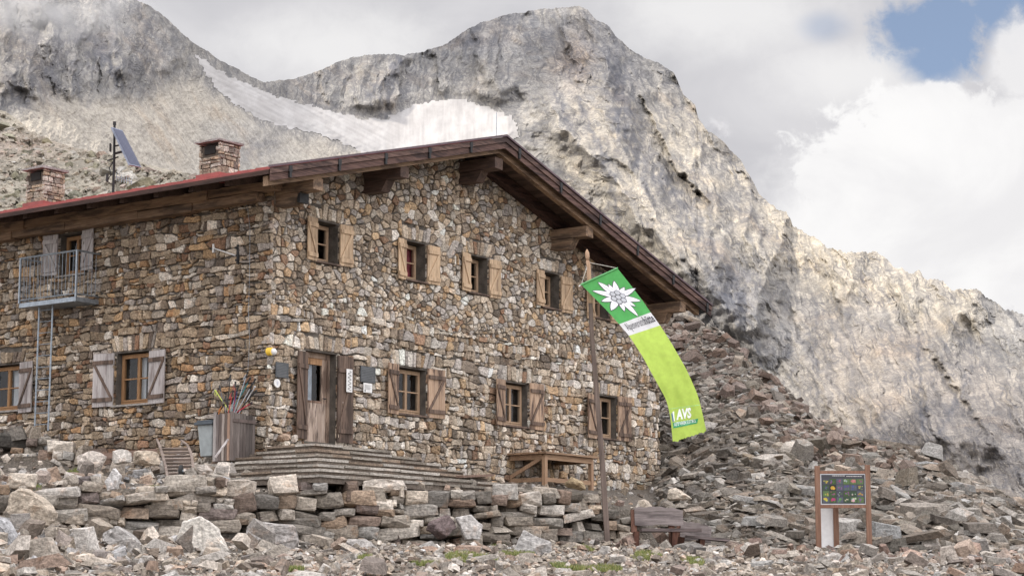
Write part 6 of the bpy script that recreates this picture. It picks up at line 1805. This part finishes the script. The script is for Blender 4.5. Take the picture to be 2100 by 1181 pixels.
# ------------------------------------------------------------------ information board
def build_board():
    Y = 42.6; c = at(1731, 1140, Y); c[2] = float(T(c[0], c[1])) - .03
    o = empty('information_board', tuple(c)); tag(o, 'brown wooden information board with a grid of alpine flower photographs', 'information board')
    def X(px): return at(px, 1100, Y)[0] - c[0]
    def Z(py): return at(1731, py, Y)[2] - c[2]
    for a, b, t in ((1673.5, 1684, 955), (1777.5, 1787.5, 953)):
        mb = MB(); mb.box(X(a), X(b), -.05, .05, -.3, Z(t), jit=.004); mb.build('post', M['board_wood'], o, bevel=.005)
    for a, b in ((965, 971), (1034.5, 1041)):
        mb = MB(); mb.box(X(1684.2), X(1777.3), -.035, .035, Z(b), Z(a), (1.05, 1, 1)); mb.build('rail', M['board_wood'], o)
    mb = MB(); mb.box(X(1684.5), X(1777), -.03, -.005, Z(1034.2), Z(971.3), (.62, .64, .66)); p = mb.build('panel', M['paint'], o)
    mb = MB(); x0, x1, z0, z1 = X(1686.5), X(1775.5), Z(1032.3), Z(973); mb.box(x0, x1, -.034, -.0302, z0, z1, (.045, .045, .055)); mb.build('poster', M['paint'], p)
    r = random.Random(12)
    cols = [['y', 'p', 'm', 'w', 'r', 'm'], ['v', 'Y', 'p', 'v', 'b', 'y'], ['y', 'm', 'w', 'p', 'w', 'o'], ['Y', 'M', 'g', 'w', 'W', 'p']]
    cm = dict(y=(.5, .42, .08), Y=(.75, .55, .06), p=(.28, .10, .30), m=(.36, .08, .22), M=(.50, .05, .20), w=(.55, .55, .50), W=(.75, .68, .6), r=(.65, .22, .24), v=(.13, .09, .30), b=(.08, .11, .30), o=(.5, .3, .06), g=(.12, .35, .08))
    zt = Z(979.5); dx = (x1 - x0 - .04) / 6; dz = (zt - z0 - .03) / 4
    for j in range(4):
        for i in range(6):
            ax, az = x0 + .02 + i * dx, z0 + .015 + (3 - j) * dz
            g = r.choice([(.05, .11, .03), (.03, .06, .03), (.09, .15, .05), (.05, .05, .07), (.08, .09, .12), (.04, .08, .02)])
            if cols[j][i] in 'Y' and j == 1: g = (.01, .01, .01)
            mb = MB(); mb.box(ax + .006, ax + dx - .006, -.0375, -.0342, az + .006, az + dz - .006, g)
            k = cm[cols[j][i]]; big = cols[j][i].isupper() or cols[j][i] == 'r'
            for _ in range(r.randint(3, 6) if not big else 7):
                s_ = (r.uniform(.012, .024) if not big else r.uniform(.022, .036))
                m_ = dx / 2 - .008 - s_; mz = dz / 2 - .008 - s_
                cx, cz = ax + dx / 2 + r.uniform(-m_, m_), az + dz / 2 + r.uniform(-mz, mz) - (.012 if big else 0) * 0
                kk = tuple(min(.8, q * r.uniform(.5, 0.95)) for q in k); n = r.randint(5, 8); ph = r.uniform(0, 6)
                vs = [(cx, -.0382, cz)] + [(cx + s_ * (1 if t % 2 else .55) * math.cos(ph + t * math.pi / n), -.0382 - .0002 * _, cz + s_ * (1 if t % 2 else .55) * math.sin(ph + t * math.pi / n)) for t in range(2 * n)]
                mb.add(vs, [(0, 1 + t, 1 + (t + 1) % (2 * n)) for t in range(2 * n)], kk)
            for _ in range(4):
                cx, cz = ax + r.uniform(.02, dx - .02), az + r.uniform(.01, dz * .5); w_ = .004
                mb.add([(cx - w_, -.0379, cz), (cx + w_, -.0379, cz), (cx + r.uniform(-.015, .015), -.0379, cz + .05)], [(0, 1, 2)], (.10, .22, .05))
            mb.build('flower_photograph', M['paint'], p, recalc=False)
    mb = MB(); zc = Z(976)
    for a, b, zz in ((.25, .55, .008), (.58, .94, -.004)):      # title lines too small to read
        x = x0 + (x1 - x0) * a
        while x < x0 + (x1 - x0) * b:
            w_ = r.uniform(.012, .045); mb.box(x, x + w_, -.0368, -.0342, zc + zz - .007, zc + zz + .007, (.6, .58, .56)); x += w_ + .008
    mb.build('title', M['paint'], p)
    # second board seen from the side behind it
    Y2 = 43.2; c2 = at(1703, 1138, Y2); c2[2] = float(T(c2[0], c2[1]))
    o2 = empty('blank_board', tuple(c2)); tag(o2, 'plain white panel on a short brown post behind the information board', 'notice board')
    X2 = lambda px: at(px, 1100, Y2)[0] - c2[0]; Z2 = lambda py: at(1703, py, Y2)[2] - c2[2]
    mb = MB(); mb.box(X2(1709.5), X2(1720), -.06, .06, -.3, Z2(1036)); mb.build('post', M['board_wood'], o2)
    mb = MB(); mb.box(X2(1683), X2(1709.2), -.02, .0, Z2(1122), Z2(1042), (.80, .79, .78)); mb.build('panel', M['paint'], o2)
build_board()

# ------------------------------------------------------------------ things by the corner
def build_corner():
    # slatted ski pole box
    v1, zb = onL(438, 936, .95); v0, zt = onL(480, 845, .95)
    zb = zb - .1
    a0, a1, w0, w1 = v0, v1, .30, .98
    o = mv(empty('slatted_box')); tag(o, 'open box of upright grey and brown boards holding trekking poles by the corner', 'box')
    tones = [(.46, .44, .43), (.30, .27, .26), (.20, .17, .155), (.50, .45, .41), (.19, .155, .135), (.46, .32, .24), (.22, .19, .175)]
    mb = MB(); n = 7; L = a1 - a0
    for i in range(n):
        mb.box(a1 - L * (i + 1) / n + .006, a1 - L * i / n - .004, zb, zt + random.uniform(-.03, .04), w1 - .03, w1, tones[i], mp=mapL, jit=.004)
    mb.build('front_boards', M['slats'], o)
    mb = MB(); n = 7
    for i in range(n):
        g = random.uniform(.09, .2); x0 = w0 + (w1 - .032 - w0) * i / n; x1 = w0 + (w1 - .032 - w0) * (i + 1) / n
        mb.box(a0, a0 + .03, zb, zt + random.uniform(-.04, .03), x0 + .004, x1 - .003, (g, g * .88, g * .82), mp=mapL, jit=.003)
    for i in range(5):
        g = random.uniform(.09, .2); x0 = w0 + (w1 - .032 - w0) * i / 5; x1 = w0 + (w1 - .032 - w0) * (i + 1) / 5
        mb.box(a1 - .03, a1, zb, zt, x0 + .004, x1 - .003, (g, g * .9, g * .85), mp=mapL)
    mb.build('side_boards', M['slats'], o)
    mb = MB(); mb.box(a0 + .03, a1 - .03, zb + .08, zb + .12, w0, w1 - .035, (.2, .17, .15), mp=mapL); mb.box(a0 - .022, a0 - .003, zt - .2, zt - .13, w0, w1, (.16, .13, .12), mp=mapL); mb.build('cross_board', M['slats'], o)
    r = random.Random(31)
    pol = [('lime yellow trekking pole at the left of the slatted box', (.55, .62, .12), 441, 800, 452), ('short black trekking pole between the lime one and the tall black one', (.02, .02, .022), 462, 812, 461), ('tall black trekking pole with a bent grip in the slatted box', (.015, .015, .018), 473, 768, 470), ('red trekking pole upright in the middle of the slatted box', (.5, .05, .05), 478, 800, 475), ('pale blue and white trekking pole in the middle of the slatted box', (.35, .5, .6), 484, 806, 479), ('dark blue trekking pole in the middle of the slatted box', (.05, .08, .25), 489, 790, 483), ('long silver trekking pole rising highest from the slatted box', (.42, .47, .52), 508, 762, 487), ('silver trekking pole leaning right beside the white one', (.45, .47, .5), 519, 786, 492), ('white trekking pole leaning far right in the slatted box', (.65, .65, .66), 523, 792, 497), ('red tipped trekking pole lying lowest at the right of the slatted box', (.55, .04, .07), 517, 825, 503), ('black trekking pole with thick grip at the right edge of the box', (.02, .02, .02), 526, 800, 508), ('teal trekking pole crossing behind the silver poles', (.05, .28, .30), 514, 774, 480), ('maroon trekking pole between the red one and the dark blue one', (.25, .03, .05), 483, 782, 486), ('dark grey trekking pole crossing behind the lime yellow one', (.10, .10, .11), 450, 790, 468), ('thick black trekking pole with a hanging strap right of the white one', (.012, .012, .013), 524, 776, 500), ('orange trekking pole stub beside the lime pole', (.65, .22, .05), 459, 828, 456)]
    for i, (lab, col, tx, ty, bx) in enumerate(pol):
        wv = r.uniform(.5, .9); va, za = onL(tx, ty, wv); vb, zb2 = onL(bx, 845, wv - .1)
        va, vb = max(va, a0 - .45), min(max(vb, a0 + .06), a1 - .06)
        top = Vector(mapL(va, za, wv)); mid = Vector(mapL(vb, zt + .02, min(wv, .9))); bot = mid + (mid - top) * (.65 / max(.2, (top - mid).length)); bot.y = min(max(bot.y, a0 + .05), a1 - .05); bot.x = min(max(bot.x, -w1 + .06), -w0 - .05)
        e = mv(empty('trekking_pole')); tag(e, lab, 'trekking pole', 'trekking poles in the slatted box')
        mb = MB(); mb.tube([bot, mid, top], .011, 6, col); mb.build('shaft', M['paint'], e)
        d = (top - mid).normalized(); mb = MB(); mb.tube([top - d * .13, top - d * .06, top], [.02, .017, .024], 6, (.03, .03, .03) if i not in (0, 8) else tuple(q * .8 for q in col)); mb.build('grip', M['paint'], e)
        mb = MB(); mb.tube([top - d * .02, top - d * .06 + Vector((-.03, .03, -.03)), top - d * .16 + Vector((-.04, .03, -.03)), top - d * .05], .006, 4, (.03, .03, .035) if i % 3 else col); mb.build('strap', M['paint'], e)
    # grey bin
    va, zt_ = onL(413, 868, .55); vb, _ = onL(444, 868, .55); _, zb_ = onL(425, 936, .55)
    b = mv(empty('waste_bin')); tag(b, 'grey plastic waste bin with a dark lid left of the slatted box', 'bin')
    lo = [(-.32, vb + .05, zb_), (-.32, va - .05, zb_), (-.62, va - .05, zb_), (-.62, vb + .05, zb_)]; hi = [(-.26, vb, zt_), (-.26, va, zt_), (-.68, va, zt_), (-.68, vb, zt_)]
    mb = MB(); mb.box8(lo + hi); mb.build('bin_body', M['grey_plastic'], b, bevel=.015)
    mb = MB(); mb.box(-.73, -.22, vb - .04, va + .05, zt_ - .05, zt_ + .012); mb.box(-.70, -.24, vb, va, zt_ + .0125, zt_ + .05); mb.build('lid', M['lid'], b, bevel=.01)
    # upturned barrow
    Y = 40.9; P = at(362, 976, Y); P[2] = float(T(P[0], P[1])) + 0.12
    c = empty('wooden_barrow', tuple(P)); tag(c, 'old slatted wooden barrow tipped up on end with a small black wheel', 'barrow')
    q = lambda px, py, dy: Vector(at(px, py, Y + dy) - P)
    mbw = wood_mat('barrow_wood', (.20, .155, .13), (.34, .275, .235), 'x', (.09, .065, .05), .5)
    for pts in ([(321, 899, .75), (327, 912, .62), (333, 932, .42), (339, 955, .2), (345, 984, .0)], [(371, 902, .75), (384, 912, .62), (392, 930, .42), (396, 955, .2), (394, 984, .0)]):
        mb = MB(); mb.tube([q(*p) for p in pts], [.022, .028, .03, .03, .03], 6); mb.build('side_rail', mbw, c)
    for i in range(9):
        f = i / 8; yy = 920 + 57 * f; dy = .56 - .54 * f
        l = 329 + (345 - 329) * f; r_ = 389 + 6 * math.sin(f * 3)
        mb = MB(); g = random.uniform(.75, 1.2); mb.beam(q(l + 3, yy + 1, dy), q(r_ - 3, yy, dy), .03, .058 * random.uniform(.8, 1.05), (0, -.5, .85), (g, g, g)); mb.build('slat', mbw, c)
    w = q(371, 966, -.12)
    mb = MB(); mb.tube([w + Vector((-.035, 0, 0)), w + Vector((-.025, 0, 0)), w + Vector((.025, 0, 0)), w + Vector((.035, 0, 0))], [.115, .13, .13, .115], 18); wl = mb.build('wheel', M['rubber'], c)
    mb = MB(); mb.tube([w + Vector((-.05, 0, 0)), w + Vector((.05, 0, 0))], .03, 10); mb.build('hub', M['galv'], wl)
    wd = wood_mat('old_timber', (.16, .10, .075), (.26, .18, .14), 'x', (.07, .05, .04), .5)
    mb = MB(); mb.beam(at(206, 936, 42.6), at(322, 925, 42.9), .10, .12); tag(mb.build('timber_beam', wd, None), 'dark timber beam lying on the rubble left of the barrow', 'beam')
    mb = MB(); mb.beam(at(940, 977, 43.6), at(1003, 974, 44.4), .30, .05); tag(mb.build('timber_plank', wd, None), 'reddish brown plank lying on the terrace between the steps and the picnic table', 'plank')
    mb = MB(); mb.beam(at(441, 938, 41.2), at(468, 900, 41.5), .05, .02); tag(mb.build('loose_batten', M['wood_grey'], None), 'grey batten leaning against the front of the slatted box', 'batten')
build_corner()
